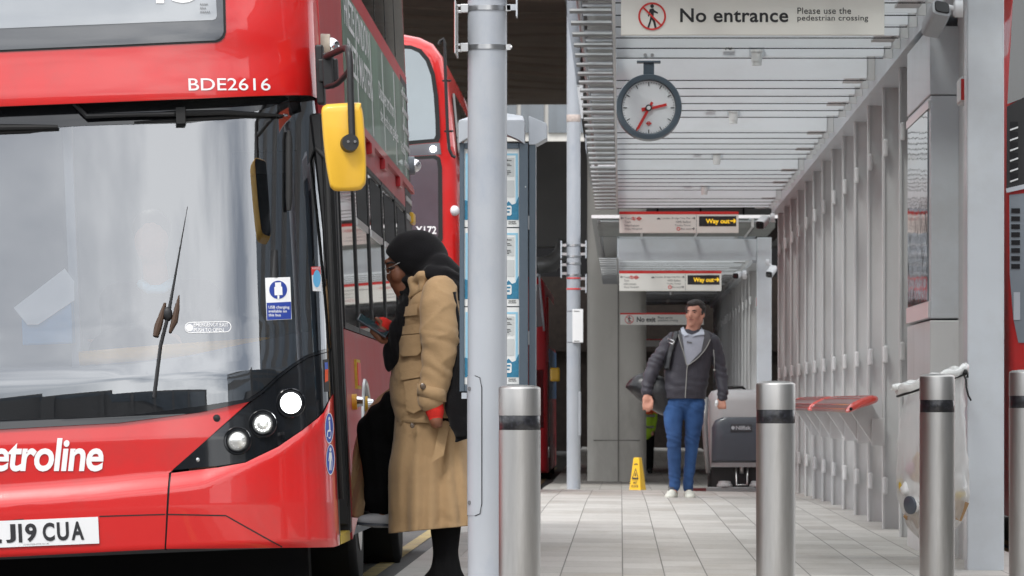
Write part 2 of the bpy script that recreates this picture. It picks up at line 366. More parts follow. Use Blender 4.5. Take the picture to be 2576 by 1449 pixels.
def paving_mat():
    m = bpy.data.materials.new('granite_paving'); m.use_nodes = True; t = m.node_tree; N = t.nodes; K = t.links.new; p = N['Principled BSDF']
    def mth(op, a, b=None, c=None):
        n = N.new('ShaderNodeMath'); n.operation = op
        for i, v in enumerate((a, b, c)):
            if v is None: continue
            if isinstance(v, (int, float)): n.inputs[i].default_value = v
            else: K(v, n.inputs[i])
        return n.outputs[0]
    c = N.new('ShaderNodeTexCoord'); sp = N.new('ShaderNodeSeparateXYZ'); K(c.outputs['Object'], sp.inputs[0]); x, y = sp.outputs[0], sp.outputs[1]
    seams = [-.9, -.6, -.293, .008, .213, .42, .72, .93, 1.24, 1.447, 1.66, 1.95, 2.15]
    d = 9.; idx = 0.
    for q in seams:
        d = mth('MINIMUM', mth('ABSOLUTE', mth('SUBTRACT', x, q)), d); idx = mth('ADD', mth('GREATER_THAN', x, q), idx)
    wn = N.new('ShaderNodeTexWhiteNoise'); wn.noise_dimensions = '1D'; K(idx, wn.inputs['W'])
    v = mth('ADD', mth('MULTIPLY', y, 1 / .9), wn.outputs[0]); fr = mth('FRACT', v)
    dy = mth('MULTIPLY', mth('MINIMUM', fr, mth('SUBTRACT', 1., fr)), .9)
    gapx = mth('LESS_THAN', d, .0034); gapy = mth('LESS_THAN', dy, .008); gap = mth('MAXIMUM', gapx, gapy)
    w2 = N.new('ShaderNodeTexWhiteNoise'); w2.noise_dimensions = '2D'; cb = N.new('ShaderNodeCombineXYZ'); K(idx, cb.inputs[0]); K(mth('FLOOR', v), cb.inputs[1]); K(cb.outputs[0], w2.inputs['Vector'])
    mp = N.new('ShaderNodeMapping'); mp.inputs['Scale'].default_value = (1.2, .35, 1); K(c.outputs['Object'], mp.inputs[0])
    n1 = N.new('ShaderNodeTexNoise'); n1.inputs['Scale'].default_value = 2.2; n1.inputs['Detail'].default_value = 9; n1.inputs['Roughness'].default_value = .7; K(mp.outputs[0], n1.inputs['Vector'])
    mp2 = N.new('ShaderNodeMapping'); mp2.inputs['Scale'].default_value = (9, 2.2, 1); K(c.outputs['Object'], mp2.inputs[0])
    n2 = N.new('ShaderNodeTexNoise'); n2.inputs['Scale'].default_value = 9; n2.inputs['Detail'].default_value = 6; n2.inputs['Roughness'].default_value = .75; K(mp2.outputs[0], n2.inputs['Vector'])
    br = mth('ADD', mth('ADD', mth('MULTIPLY', w2.outputs[0], .24), mth('MULTIPLY', n1.outputs[0], .42)), mth('MULTIPLY', n2.outputs[0], .34))
    cr = N.new('ShaderNodeValToRGB'); K(br, cr.inputs[0]); e = cr.color_ramp.elements
    e[0].position = .25; e[0].color = (.32, .298, .27, 1); e[1].position = .64; e[1].color = (.50, .48, .448, 1)
    vo = N.new('ShaderNodeTexVoronoi'); vo.inputs['Scale'].default_value = 3.2; K(c.outputs['Object'], vo.inputs['Vector'])
    spot = mth('MULTIPLY', mth('LESS_THAN', vo.outputs['Distance'], .055), .4)
    n3 = N.new('ShaderNodeTexNoise'); n3.inputs['Scale'].default_value = .9; n3.inputs['Detail'].default_value = 8; n3.inputs['Roughness'].default_value = .72; K(mp.outputs[0], n3.inputs['Vector'])
    m3 = N.new('ShaderNodeMapRange'); m3.inputs[1].default_value = .52; m3.inputs[2].default_value = .75; m3.inputs[3].default_value = 0; m3.inputs[4].default_value = .55; K(n3.outputs[0], m3.inputs[0])
    ms = N.new('ShaderNodeMix'); ms.data_type = 'RGBA'; K(mth('MAXIMUM', spot, m3.outputs[0]), ms.inputs[0]); K(cr.outputs[0], ms.inputs[6]); ms.inputs[7].default_value = (.27, .225, .17, 1)
    mx = N.new('ShaderNodeMix'); mx.data_type = 'RGBA'; K(gap, mx.inputs[0]); K(ms.outputs[2], mx.inputs[6]); mx.inputs[7].default_value = (.17, .16, .145, 1); K(mx.outputs[2], p.inputs['Base Color'])
    p.inputs['Roughness'].default_value = .75
    bp = N.new('ShaderNodeBump'); bp.inputs['Strength'].default_value = .25; bp.inputs['Distance'].default_value = .004; K(mth('SUBTRACT', n2.outputs[0], mth('MULTIPLY', gap, .8)), bp.inputs['Height']); K(bp.outputs[0], p.inputs['Normal'])
    return m
m_paving = paving_mat()
tag(strip(-.86, 2.02, .036, 18, thick=.02).build('pavement', m_paving, smooth=True, angle=30), kind='structure')
tag(strip(-1.08, -.864, .034, 2, thick=.14).build('pavement', m_kerb, smooth=True, angle=30), kind='structure')
tag(strip(2.024, 2.24, .034, 2, thick=.14).build('pavement', m_kerb, smooth=True, angle=30), kind='structure')
yb = B()
for x0 in (-1.42, 2.40, 2.54):
    ys = [5 + 1.5 * i for i in range(70)]
    V = [[yb.bm.verts.new((x, y, prof(y) - .066)) for x in (x0, x0 + .09)] for y in ys]
    for r, q in zip(V, V[1:]): yb.bm.faces.new((r[0], r[1], q[1], q[0]))
tag(yb.build('road_marking', m_yellowline), kind='structure')

# ------------------------------------------------------------------ bridge deck, pier, back wall, far building
b = B(); n = 40
for i in range(50):                                  # ribbed soffit, boards running across, gently waved
    y0 = 73.0 + i * 1.32; y1 = y0 + 1.30
    V0 = []; V1 = []
    for k in range(n + 1):
        x = -26 + 52 * k / n; z = 8.72 + .16 * sin(x * .55 + .12 * i) * sin(i * .21) + .05 * (i % 2)
        V0.append((x, y0, z)); V1.append((x, y1, z + .03 * sin(i * 1.7)))
    for k in range(n):
        b.face([V0[k], V0[k + 1], V1[k + 1], V1[k]]); b.face([V0[k], V0[k + 1], Vector(V0[k + 1]) + Vector((0, 0, .5)), Vector(V0[k]) + Vector((0, 0, .5))])
b.box(-26, 26, 73.6, 139.2, 9.3, 11.5)
b2_ = B(); b2_.box(-26.2, 26.2, 72.4, 72.95, 8.8, 15)  # tall dark deck front out of view, shaped to darken side window reflections
deck = b.build('bridge_deck', m_soffit); tag(deck, 'brown ribbed concrete underside of the bridge over the bus station', 'bridge')
b2_.build('unseen_fascia', m_cladding, deck)
b = B()                                              # pier: long rounded wall-like column
a = P(1477, 1214, 82.8); c = P(1626, 1214, 82.8); rx = (c.x - a.x) / 2; xc = (a.x + c.x) / 2; zb = -.5
ring = []
for k in range(64):
    t = 2 * pi * k / 64; e = .32
    ring.append((xc + rx * math.copysign(abs(cos(t)) ** e, cos(t)), 83.4 + .62 * math.copysign(abs(sin(t)) ** e, sin(t))))
b.loft([[(x, y, z) for x, y in ring] for z in (zb, 1.55, 1.56, 4.2, 4.21, 8.9)])
pier = thing('concrete_pier', (xc, 83.4, zb), 'massive pale grey concrete pier rising to the bridge behind the yellow floor sign', 'pier')
b.build('shaft', m_concrete, pier, smooth=True, angle=30)
b = B(); b.box(xc + .015, xc + .035, 82.772, 82.80, zb, 8.6); b.box(xc - rx + .1, xc + rx - .1, 82.773, 82.80, .27, .285); b.build('formwork_joint', M('concrete_joint', (.20, .19, .175), .9), pier)
# back wall with dark openings
bw = thing('back_wall', (0, 140, -.5), 'dark grey clad wall with black openings across the far end under the bridge', 'wall')
b = B()
b.box(-26, 26, 138, 140, 5.05, 7.85)
for x0, x1 in ((-26, -9), (-4.6, -3.6), (4.5, 26)): b.box(x0, x1, 138.1, 140, -.6, 5.04)
b.build('cladding', m_cladding, bw)
b = B(); x = -25.5
while x < 26: b.box(x, x + .05, 137.97, 137.998, 5.06, 7.84); x += 1.15
b.build('cladding_joints', m_recess, bw)
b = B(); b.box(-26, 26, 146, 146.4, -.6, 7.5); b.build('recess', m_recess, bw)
bk = thing('brick_wall', (0, 145, -.5), 'dark brown brick wall at the back of the dark opening', 'wall')  # brick in a very dark, mottled brown
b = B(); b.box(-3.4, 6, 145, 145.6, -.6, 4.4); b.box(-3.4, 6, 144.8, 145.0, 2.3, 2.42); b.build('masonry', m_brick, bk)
dc = B(); dc.tube([P(1352, 668, 134), P(1390, 662, 134), P(1410, 640, 134), P(1420, 605, 134)], [.22, .22, .2, .18], 14)
tag(dc.build('ventilation_duct', m_louvre, smooth=True), 'grey curved duct under the dark wall left of the far lamp post', 'duct')
# pale stone building beyond the bridge, seen in a sliver
fb = thing('stone_building', (-4, 178, -.5), 'white stone building in daylight seen in a gap below the bridge', 'building')
b = B(); b.box(-30, 34, 178, 190, -.6, 30); b.box(-30, 34, 177.6, 178, 9.35, 9.7); b.box(-30, 34, 177.75, 178, 8.6, 8.8)
for i in range(40): b.box(-29 + i * 1.6, -28.75 + i * 1.6, 177.68, 178, 9.0, 9.35)
b.build('facade', m_stone, fb)
for i in range(26):
    x0 = -12 + i * .95; b = B(); b.box(x0, x0 + .8, 177.9, 177.996, 10.15, 12.2); b.box(x0 + .2, x0 + .24, 177.86, 177.9, 10.15, 12.2); b.build('window', m_winglass, fb)
rb = thing('cream_building', (18, 120, -.4), 'cream classical stone facade beyond the right-hand red bus', 'building')
b = B(); b.box(8.6, 11.5, 112, 122, -.5, 14)
for z in (4.0, 4.9, 5.3, 7.6): b.box(8.5, 11.6, 111.7, 112, z, z + .16)
b.build('facade', m_stone, rb)
b = B(); b.box(8.9, 9.5, 111.9, 111.99, 4.25, 4.75); b.build('window', m_winglass, rb)
b = B(); b.box(7.2, 12, 96, 96.4, -.5, 3.9); tag(b.build('hoarding', m_cladding), 'dark grey hoarding between the shelter post and the right-hand bus', 'hoarding')

# ------------------------------------------------------------------ bus shelters
FIN0, FSP, XW = 26.6, 2.127, 1.78
m_slat = M('canopy_slat_grey', (.16, .165, .155), .6, var=.15)
def make_shelter():
    r = thing('bus_shelter', (.9, 26.6, 0), 'long pale grey steel bus shelter with slatted roof and finned side wall beside the bollards', 'bus shelter')
    # end post and end beam
    b = B(); b.box(1.775, 1.965, 26.5, 26.72, -.05, 3.36); b.build('post', m_steelpaint, r, bevel=.008)
    b = B(); b.box(-.03, 1.77, 26.52, 26.60, 3.06, 3.34); b.build('end_beam', m_steelpaint, r, bevel=.004)
    # roof blades (bottom edge at z 3.07)
    b0 = 28.1 - 6.79; k = 0; nb = 0
    while True:
        st = b0 + 6.79 * k
        for j in range(6):
            y = st + .905 * j
            if y < 27.2 or y > 58.7: continue
            sl = .012
            bb = B(); bb.prism([(-.03, y, 3.07), (1.66, y, 3.07 + sl), (1.66, y, 3.34), (-.03, y, 3.34)], (0, .02, 0))
            bl_ = bb.build('roof_blade', m_roofpaint, r); nb += 1
            bb = B(); bb.box(-.03, 1.655, y - .004, y - .001, 3.064, 3.0705); bb.build('gap_shade_strip', m_rubber, bl_)  # thin dark strip laid in for the shadow gap under the blade
            bb = B(); bb.box(1.655, 1.715, y + .021, y + .06, 3.07, 3.34); 
            if j in (0, 3): bb.box(1.52, 1.655, y + .022, y + .62, 3.085, 3.10); bb.cyl((1.63, y + .12, 3.07), (1.63, y + .12, 3.086), .012, n=10)
            bb.build('bracket_plate', m_steelshade, r)
        k += 1
        if st > 60: break
    b = B(); b.box(-.05, -.032, 26.7, 58.9, 3.10, 3.36); b.build('edge_channel', m_steelpaint, r)
    b = B(); b.box(1.717, 1.96, 26.73, 58.9, 3.03, 3.34); b.build('wall_plate', m_steelpaint, r)
    # glass roof on louvre bars, reaching out past the end beam
    b = B(); b.box(-.36, 2.15, 22.3, 62.5, 3.475, 3.49); b.build('glass_roof', m_canopyglass, r)
    for i in range(42):
        y = 22.6 + .93 * i; inside = 26.4 < y < 59
        b = B(); b.cyl((-.29, y, 3.10 if inside else 3.43), (-.055 if inside else 1.9, y, 3.10 if inside else 3.43), .0145, n=8); b.build('sunshade_bar', m_louvre, r, smooth=True, angle=40)
    for x in (.25, .95, 1.6):
        b = B(); b.box(x, x + .03, 22.4, 26.5, 3.36, 3.46); b.build('roof_rib', m_steelshade, r)
    for i in range(11):
        y = 22.75 + .34 * i; b = B(); b.box(-.29, 1.9, y, y + .03, 3.36, 3.455); b.build('canopy_slat', m_slat, r)
    b = B(); b.tube([(-.27, 22.35, 3.44), (-.27, 62.4, 3.44)], .014, 8); b.build('edge_rail', m_louvre, r)
    b = B(); b.box(-.36, 2.15, 22.26, 22.30, 3.46, 3.50); b.build('roof_edge', m_white, r)
    # wall fins with clamps
    for k in range(1, 16):
        y = FIN0 + FSP * k
        if k == 1: continue
        b = B(); b.box(XW, XW + .17, y, y + .03, gz(1.8, y) + .0, 3.03); b.box(XW - .004, XW + .012, y - .03, y + .045, gz(1.8, y), 3.03)
        f = b.build('wall_fin', m_steelshade, r)
        for z, zh in ((.33, .10), (1.22, .10), (2.62, .10)):
            c = B(); c.box(XW + .0, XW + .03, y - .10, y - .032, z - zh * .6, z + zh * .6); c.build('clamp', m_steelshade, f, bevel=.012)
    # wall panels behind the fins
    b = B(); b.box(XW + .172, XW + .185, FIN0 + .2, 58.9, -.25, 3.03); b.build('wall_panel', m_steelshade, r)
    b = B(); b.box(XW + .09, XW + .171, FIN0 + .13, FIN0 + FSP - .02, -.02, 3.03); b.box(XW + .06, XW + .089, FIN0 + .15, FIN0 + 1.1, 1.18, 1.34); b.build('end_panel', m_steelshade, r, bevel=.004)
    # emergency box on the end panel
    b = B(); b.box(XW - .005, XW + .085, FIN0 + .40, FIN0 + .72, 2.46, 2.60); c = b.build('clamp', m_steelshade, r, bevel=.015)
    b = B(); b.box(XW - .003, XW + .03, FIN0 + .394, FIN0 + .399, 2.475, 2.585); b.build('warning_label', m_signred, c)
    # spot lights under the last blade of each group
    for k in range(5):
        y = 28.1 - 6.79 + .905 * 5 + 6.79 * (k + 1)
        if y > 59: break
        b = B(); b.box(.81, .905, y - .035, y - .012, 3.075, 3.14); lp = b.build('spot_light', m_steelpaint, r, bevel=.004)
        b = B(); b.cyl((.855, y - .09, 3.04), (.855, y - .09, 3.10), .034, n=24); b.cyl((.855, y - .09, 3.10), (.855, y - .09, 3.115), .04, n=24); b.cyl((.855, y - .09, 3.015), (.855, y - .09, 3.04), .031, n=24); b.build('lamp_head', m_lamp, lp, smooth=True, angle=40)
        b = B(); b.box(.64, .715, y - .017, y - .013, 3.11, 3.15); pl = b.build('number_plate', m_white, lp)
        bb = B(); add_text(bb, str(70 - 2 * k), .655, .70, 3.117, 3.143, lambda u, v, y=y: Vector((u, y - .0185, v)), bold=.01); bb.build('plate_lettering', m_letter, lp)
    return r
sh1 = make_shelter()
sh2 = copy_tree(sh1); sh2.location += Vector((0, 40.9, -.32))
tag(sh2, 'farther grey bus shelter with glass canopy standing in shade under the bridge', 'bus shelter')
for o in (sh1, sh2): o['group'] = 'grey steel bus shelters'
WM[sh2.name] = Matrix.Translation(sh2.location)

# information cabinet built into the shelter wall
r = thing('information_cabinet', (1.74, 29.8, 0), 'tall grey cabinet with a reflecting glass front set in the shelter wall', 'information cabinet')
yA, yB = 28.62, 30.9
b = B(); b.box(1.712, 1.95, yA, yB, 2.60, 2.98); b.build('top_panel', m_steelpaint, r, bevel=.006)
b = B(); b.box(1.716, 1.95, yA + .006, yB, 1.36, 2.595); b.build('case', m_steelpaint, r, bevel=.006)
b = B(); b.box(1.708, 1.715, yA + .18, yB - .12, 1.46, 2.52); b.build('glass_pane', m_cabglass, r)
b = B(); b.box(1.704, 1.7155, yA + .03, yB - .02, 1.365, 1.455); b.box(1.704, 1.7155, yA + .03, yB - .02, 2.525, 2.57); b.build('frame', m_inox, r)
b = B(); b.box(1.712, 1.95, yA, yB, -.02, 1.35); b.build('lower_panel', m_steelshade, r, bevel=.006)

# perch seats
def perch(y0, y1):
    r = thing('perch_seat', (1.6, y0, 0), '', 'perch seat', 'red perch seats along the shelter wall')
    def sec(y, o=0.): # closed section of seat: thin rounded slab, front edge lower
        pts = []
        for k in range(20):
            t = 2 * pi * k / 20; u = math.copysign(abs(cos(t)) ** .6, cos(t)); v = math.copysign(abs(sin(t)) ** .8, sin(t))
            x = 1.604 + u * (.102 + o); z = .884 + v * (.027 + o) + .040 * u - .016 * (u * u - .5)
            pts.append((x, y, z))
        return pts
    b = B(); b.loft([sec(y0 + .17), sec(y1 - .17)]); b.build('seat', m_seat, r, smooth=True, angle=50)
    b = B(); n = 13
    for i in range(n):                               # thin red bars across and along the slats
        y = lerp(y0 + .25, y1 - .25, i / (n - 1)); s0 = [Vector(p) for p in sec(y, .002)]; s1 = [Vector(p) for p in sec(y + .035, .002)]
        for k in range(0, 10): b.face([s0[k], s0[k + 1], s1[k + 1], s1[k]])
    for k in (1, 3, 5, 7, 9):
        p = Vector(sec(y0 + .2, .003)[k]); q = Vector(sec(y1 - .2, .003)[k]); b.cyl(p, q, .004, n=6)
    b.build('red_slat_bars', m_seatred, r)
    for (a, c) in ((y0, y0 + .17), (y1 - .17, y1)):
        b = B(); b.loft([sec(a, -.012), sec(a + .03, .004), sec(c, .004)]); e = b.build('end_cap', m_seatred, r, smooth=True, angle=60)
        if a == y0:
            b = B(); b.cyl((1.527, y0 - .004, .850), (1.527, y0 + .02, .850), .011, n=14); b.build('end_hole', m_recess, e)
    nb = max(2, round((y1 - y0) / FSP))
    for i in range(nb):
        y = y0 + .75 + FSP * i
        b = B(); b.prism([(1.55, y, .845), (1.70, y, .885), (1.765, y, .775), (1.765, y, .60), (1.715, y, .60)], (0, .05, 0)); b.box(1.70, 1.79, y - .03, y - .002, .60, .785); b.build('bracket', m_steelshade, r, bevel=.003)
    return r
s1 = perch(34.3, 40.9); tag(s1, 'nearer red slatted perch seat with a red rounded end cap facing us')
s2 = perch(41.3, 47.6); tag(s2, 'farther red perch seat partly hidden behind the middle bollard')

# blocks across the street behind the viewpoint: they close off the horizon; the two taller ones are added to darken reflections in the bus glass
def block(name, label, x0, x1, y0, y1, h, fl, mat):
    o = thing(name, ((x0 + x1) / 2, (y0 + y1) / 2, -.1), label, 'building')
    b = B(); b.box(x0, x1, y0, y1, -.2, h); b.build('walls', mat, o)
    n = int((x1 - x0) / 3.2); z = 1.0
    while z + 2 < h:
        b = B(); b.box(x0 + .5, x1 - .5, y1 + .002, y1 + .05, z, z + fl * .55)
        if x0 > 0: b.box(x0 - .05, x0 - .002, y0 + .5, y1 - .5, z, z + fl * .55)
        b.build('window_band', m_winglass, o); z += fl
    b = B()
    for k in range(n): b.box(x0 + .4 + k * 3.2, x0 + .8 + k * 3.2, y1 + .06, y1 + .2, 0, h)
    b.build('mullion', mat, o)
m_block = M('dark_block_wall', (.13, .125, .12), .8, var=.2, scale=.2)
block('station_building', 'low dark station building across the street, mirrored in the black base of the bus windscreen', -70, 12, -48, -36, 6.2, 3.0, m_block)
block('reflection_block', 'dark block added out of view to darken the lower right windscreen reflection', 22, 40, -44, -20, 15, 3.6, m_block)
block('reflection_block', 'tallest dark block added out of view to darken the rounded right windscreen edge', 44, 74, -44, 48, 30, 3.6, m_block)
# ------------------------------------------------------------------ red double-decker bus at the stop
RB = (Matrix.Rotation(.0025, 3, 'Z') @ Matrix.Rotation(-.0042, 3, 'X') @ Matrix.Rotation(-.042, 3, 'Y'))
LB = Vector((-1.259, 22.6, .9)) - RB @ Vector((1.275, .35, .93))
bus = thing('double_decker_bus', LB, 'red double-decker bus at the stop with lit headlight, open front door and yellow mirror', 'bus', 'red buses', rot=RB)
RBT = RB.transposed(); CAML = RBT @ (Vector((0, 0, EYE)) - LB)
def bow(x): a = min(abs(x), 1.2748) / 1.275; return .5 * (1 - (1 - a ** 3) ** (1 / 3))
PLO = [(.25, .075), (.33, .03), (.5, .02), (.80, .022), (.90, .031), (1.0, .033), (1.07, .036), (1.13, .045), (1.3, .072), (2.2, .20), (2.6, .27)]
PUP = [(2.15, .15), (2.2, .125), (2.28, .105), (2.5, .12), (2.9, .16), (3.4, .24), (4.2, .5)]
CREASE = [(-1.3, .60)]
def low(x, z): return bow(x) + interp(PLO, z) - .030 * sstep((interp(CREASE, x) - z) / .095 + .5)
def lowflat(x, z): return bow(x) + interp(PLO, z)
def upp(x, z): return bow(x) + sinterp(PUP, z)
def ray(x, y): return RBT @ Vector(((x - CX) / F, 1, -(y - CY) / F))
def hit(x, y, fn):                                   # photo position -> (x, z) on the bus front, bus frame
    d = ray(x, y); t = (0 - CAML.y) / d.y
    p = CAML + d * t
    for i in range(60):
        e = fn(max(-1.2745, min(1.2745, p.x)), p.z) - p.y
        t += e * .5 / d.y; p = CAML + d * t
    return (min(p.x, 1.2722), p.z)
def hside(x, y, X=1.275):
    d = ray(x, y); t = (X - CAML.x) / d.x; p = CAML + d * t; return (p.y, p.z)
CREASE = [(-1.3, .545)] + [hit(x, y, lowflat) for x, y in ((0, 1248), (220, 1232), (425, 1212), (510, 1200), (600, 1164), (700, 1120), (760, 1083), (800, 1052), (822, 1022), (838, 985))]
XL = [-1.275 + i * .02 for i in range(120)] + [1.13 + .01 * i for i in range(13)] + [1.255, 1.26, 1.264, 1.267, 1.27, 1.272, 1.2735]
def drape(polys, fn, off, cell=.02, fine=True, xz=False, zl=None):
    b = B(); bm = b.bm
    for poly in polys:
        q = poly if xz else [hit(x, y, fn) for x, y in poly]
        fillpoly(bm, q)
    dice(b, cell, zl); lay(b, fn, off); return b
def dice(b, cell=.02, zl=None, xl=None):
    bm = b.bm
    x0 = min(v.co.x for v in bm.verts); x1 = max(v.co.x for v in bm.verts); z0 = min(v.co.y for v in bm.verts); z1 = max(v.co.y for v in bm.verts)
    for x in (xl or XL):
        if x0 < x < x1: bmesh.ops.bisect_plane(bm, geom=bm.verts[:] + bm.edges[:] + bm.faces[:], plane_co=(x, 0, 0), plane_no=(1, 0, 0))
    z = math.floor(z0 / cell) * cell
    while z < z1:
        if z > z0: bmesh.ops.bisect_plane(bm, geom=bm.verts[:] + bm.edges[:] + bm.faces[:], plane_co=(0, z, 0), plane_no=(0, 1, 0))
        z += cell
    bmesh.ops.remove_doubles(bm, verts=bm.verts, dist=1e-5)
def lay(b, fn, off):
    for v in b.bm.verts: v.co = Vector((v.co.x, fn(v.co.x, v.co.y) - off, v.co.y))
    b.bm.normal_update()
    for f in b.bm.faces:
        if f.normal.y > 0: f.normal_flip()
def thick(b, d):                                      # give a draped skin an edge
    r = bmesh.ops.extrude_face_region(b.bm, geom=b.bm.faces[:])
    for v in [g for g in r['geom'] if isinstance(g, bmesh.types.BMVert)]: v.co.y -= 0
    for v in b.bm.verts: pass
    return b
def front_text(body, x0, x1, yt, yb, fn, off, slant=0., **kw):
    b = B(); a = hit(x0, yb, fn); c = hit(x1, yb, fn); t = hit(x0, yt, fn); h = t[1] - a[1]
    vs, fs = textmesh(body, **kw)
    ax = min(v.x for v in vs); bx = max(v.x for v in vs); ay = min(v.y for v in vs); by = max(v.y for v in vs)
    N = [b.bm.verts.new((lerp(a[0], c[0], (v.x - ax) / (bx - ax)), lerp(a[1], c[1], (v.x - ax) / (bx - ax)) + h * (v.y - ay) / (by - ay), 0)) for v in vs]
    for f in fs:
        try: b.bm.faces.new([N[i] for i in f])
        except ValueError: pass
    dice(b, .02); lay(b, fn, off); return b
def bpart(b, name, mat, par=bus, angle=35): return b.build(name, mat, par, smooth=True, local=True, angle=angle, recalc=False)
def bend(pts, r, n=6): return pts
# --- red front panels
bt = [(0, 1402), (200, 1392), (413, 1381), (700, 1378), (846, 1376)]
bz = lambda pts: [hit(x, y, low) for x, y in pts]
LX = -1.2740
cp = bz([(0, 1078), (300, 1062), (500, 1036), (630, 1008)]); cp2 = bz([(433, 1184), (425, 1190), (414, 1381), (200, 1392), (0, 1402)])
poly = [(LX, .86), (-.7, .872)] + cp + cp2 + [(-.7, .33), (LX, .32)]
bpart(drape([poly], low, 0, .012, xz=True), 'bumper_panel', m_red)
cor = bz([(431, 1190), (550, 1176), (617, 1164), (700, 1124), (760, 1083), (800, 1052), (815, 1037), (836, 994)]) 
poly = cor + [(1.2738, cor[-1][1] + .005), (1.2738, .30)] + bz([(840, 1376), (700, 1378), (418, 1381)])
bpart(drape([poly], low, 0, .012, xz=True), 'bumper_corner', m_red)
bpart(drape([[(427, 1184), (434, 1186), (421, 1384), (413, 1384)]], low, -.012, .02), 'panel_gap', m_blackm)
g = B()
def groove(pts, wd, name='panel_gap', fn=low, mat=m_rubber, off=.0015):
    polys = []
    for (x0, y0), (x1, y1) in zip(pts, pts[1:]):
        l = math.hypot(x1 - x0, y1 - y0); nx, ny = -(y1 - y0) / l * wd / 2, (x1 - x0) / l * wd / 2
        polys.append([(x0 + nx, y0 + ny), (x1 + nx, y1 + ny), (x1 - nx, y1 - ny), (x0 - nx, y0 - ny)])
    return bpart(drape(polys, fn, off, .03), name, mat)
groove([(250, 1299), (416, 1294)], 3); groove([(422, 1294), (568, 1297)], 3.2); groove([(568, 1297), (710, 1376)], 3.2); groove([(0, 1312), (60, 1306)], 2)
for x, y, c in ((545, 1052, m_rubber), (496, 1157, m_inox)):
    b = B(); p = hit(x, y, low); b.lathe((p[0], low(*p), p[1]), [(.014, .004), (.016, .002), (.009, .006), (.0, .007)], 20, 'y'); b.build('catch', c, bus, smooth=True, local=True, angle=40)
# --- upper red panel and upper window
ub = [hit(x, y, upp) for x, y in ((0, 268), (250, 258), (500, 248), (700, 240), (780, 240), (797, 247))]
poly = [(LX, ub[0][1] - .02)] + ub + [(1.2738, ub[-1][1]), (1.2738, 4.2), (LX, 4.2)]
bpart(drape([poly], upp, 0, .03, xz=True), 'upper_front_panel', m_red)
under = B()                                           # underside of the overhang, down to the black header
for (a, c) in zip([(LX, ub[0][1] - .02)] + ub, ub + [(1.2738, ub[-1][1])]):
    under.face([(a[0], upp(*a), a[1]), (c[0], upp(*c), c[1]), (c[0], upp(*c) + .10, c[1] + .004), (a[0], upp(*a) + .10, a[1] + .004)])
under.build('overhang_lip', m_blackm, bus, local=True)
uw = [(566, -60), (569, 80), (565, 94), (556, 103), (544, 107), (300, 118), (0, 131)]
uz = [hit(x, y, upp) for x, y in uw]
poly = [(LX + .35, uz[-1][1] - .03)] + uz[::-1] + [(uz[0][0] - .02, 3.75), (LX + .35, 3.75)]
bpart(drape([poly], upp, .004, .05, xz=True), 'window_seal', m_rubber)
uw2 = [(560, -60), (563, 80), (559, 91), (552, 98), (542, 102), (300, 113), (0, 126)]
uz2 = [hit(x, y, upp) for x, y in uw2]
poly = [(LX + .38, uz2[-1][1] - .03)] + uz2[::-1] + [(uz2[0][0] - .02, 3.72), (LX + .38, 3.72)]
win = bpart(drape([poly], upp, .007, .05, xz=True), 'upper_window', M('upper_window_border', (.075, .08, .088), .12, 0, 1., var=.12, scale=2))
uw3 = [(541, -60), (546, 40), (543, 48), (535, 51), (300, 60), (0, 72)]
uz3 = [hit(x, y, upp) for x, y in uw3]
poly = [(LX + .42, uz3[-1][1] - .03)] + uz3[::-1] + [(uz3[0][0] - .02, 3.66), (LX + .42, 3.66)]
bpart(drape([poly], upp, .010, .05, xz=True), 'window_pane', m_upglass, win)
b = front_text('4', 352, 424, -84, 9, upp, .014, bold=.02); bpart(b, 'route_number', m_white, win)
b = front_text('3', 434, 500, -86, 8, upp, .014, bold=.02); bpart(b, 'route_number', m_white, win)
b = front_text('BDE2616', 475, 681, 197, 228, upp, .003, bold=.004); bpart(b, 'fleet_number', m_white)
# maker's stamp on the upper window
bpart(front_text('AAAA\nAAA\nAAAAA', 504, 530, 8, 34, upp, .0145), 'glass_stamp', m_greyletter, win)
# --- windscreen: glass, black border, header
gb_ = [(0, 1058), (310, 1047), (500, 1022), (626, 1003), (660, 982), (700, 945), (735, 918), (775, 893), (827, 876)]
gzp = [hit(x, y, lowflat) for x, y in gb_]
top = [(x, z + .02) for x, z in ub]
poly = [(LX, gzp[0][1] - .02)] + gzp + [(1.2736, gzp[-1][1]), (1.2736, top[-1][1])] + top[::-1] + [(LX, top[0][1] - .02)]
bpart(drape([poly], lowflat, .0, .04, xz=True), 'windscreen', m_screen)
fb_ = [(0, 927), (200, 922), (333, 916), (480, 893), (617, 864), (700, 848), (742, 838)]
fz = [hit(x, y, lowflat) for x, y in fb_]
poly = [(LX, gzp[0][1] - .02)] + gzp + [(1.2730, gzp[-1][1])] + [(1.2730, 1.25)] + fz[::-1] + [(LX, fz[0][1] - .02)]
bpart(drape([poly], lowflat, -.006, .04, xz=True), 'windscreen_border', m_frit)
rp = [hit(x, y, lowflat) for x, y in ((742, 836), (752, 700), (752, 500), (745, 330), (738, 290), (728, 262))]
poly = rp + [(rp[-1][0], top[-1][1]), (1.2730, top[-1][1]), (1.2730, 1.245)]
bpart(drape([poly], lowflat, -.006, .05, xz=True), 'windscreen_pillar', m_black)
hz = [hit(x, y, lowflat) for x, y in ((0, 324), (150, 320), (213, 316), (480, 309), (560, 296), (640, 281), (690, 266), (728, 250))]
poly = [(LX, hz[0][1] - .02)] + hz + [(x, z) for x, z in top[::-1] if x < hz[-1][0]] + [(LX, top[0][1] - .02)]
bpart(drape([poly], lowflat, .004, .05, xz=True), 'header_panel', m_black)
ml = [(0, 1080), (300, 1064), (500, 1038), (628, 1011), (662, 988), (702, 951), (738, 923), (776, 899), (828, 884)]
mz = [hit(x, y, low) for x, y in ml]
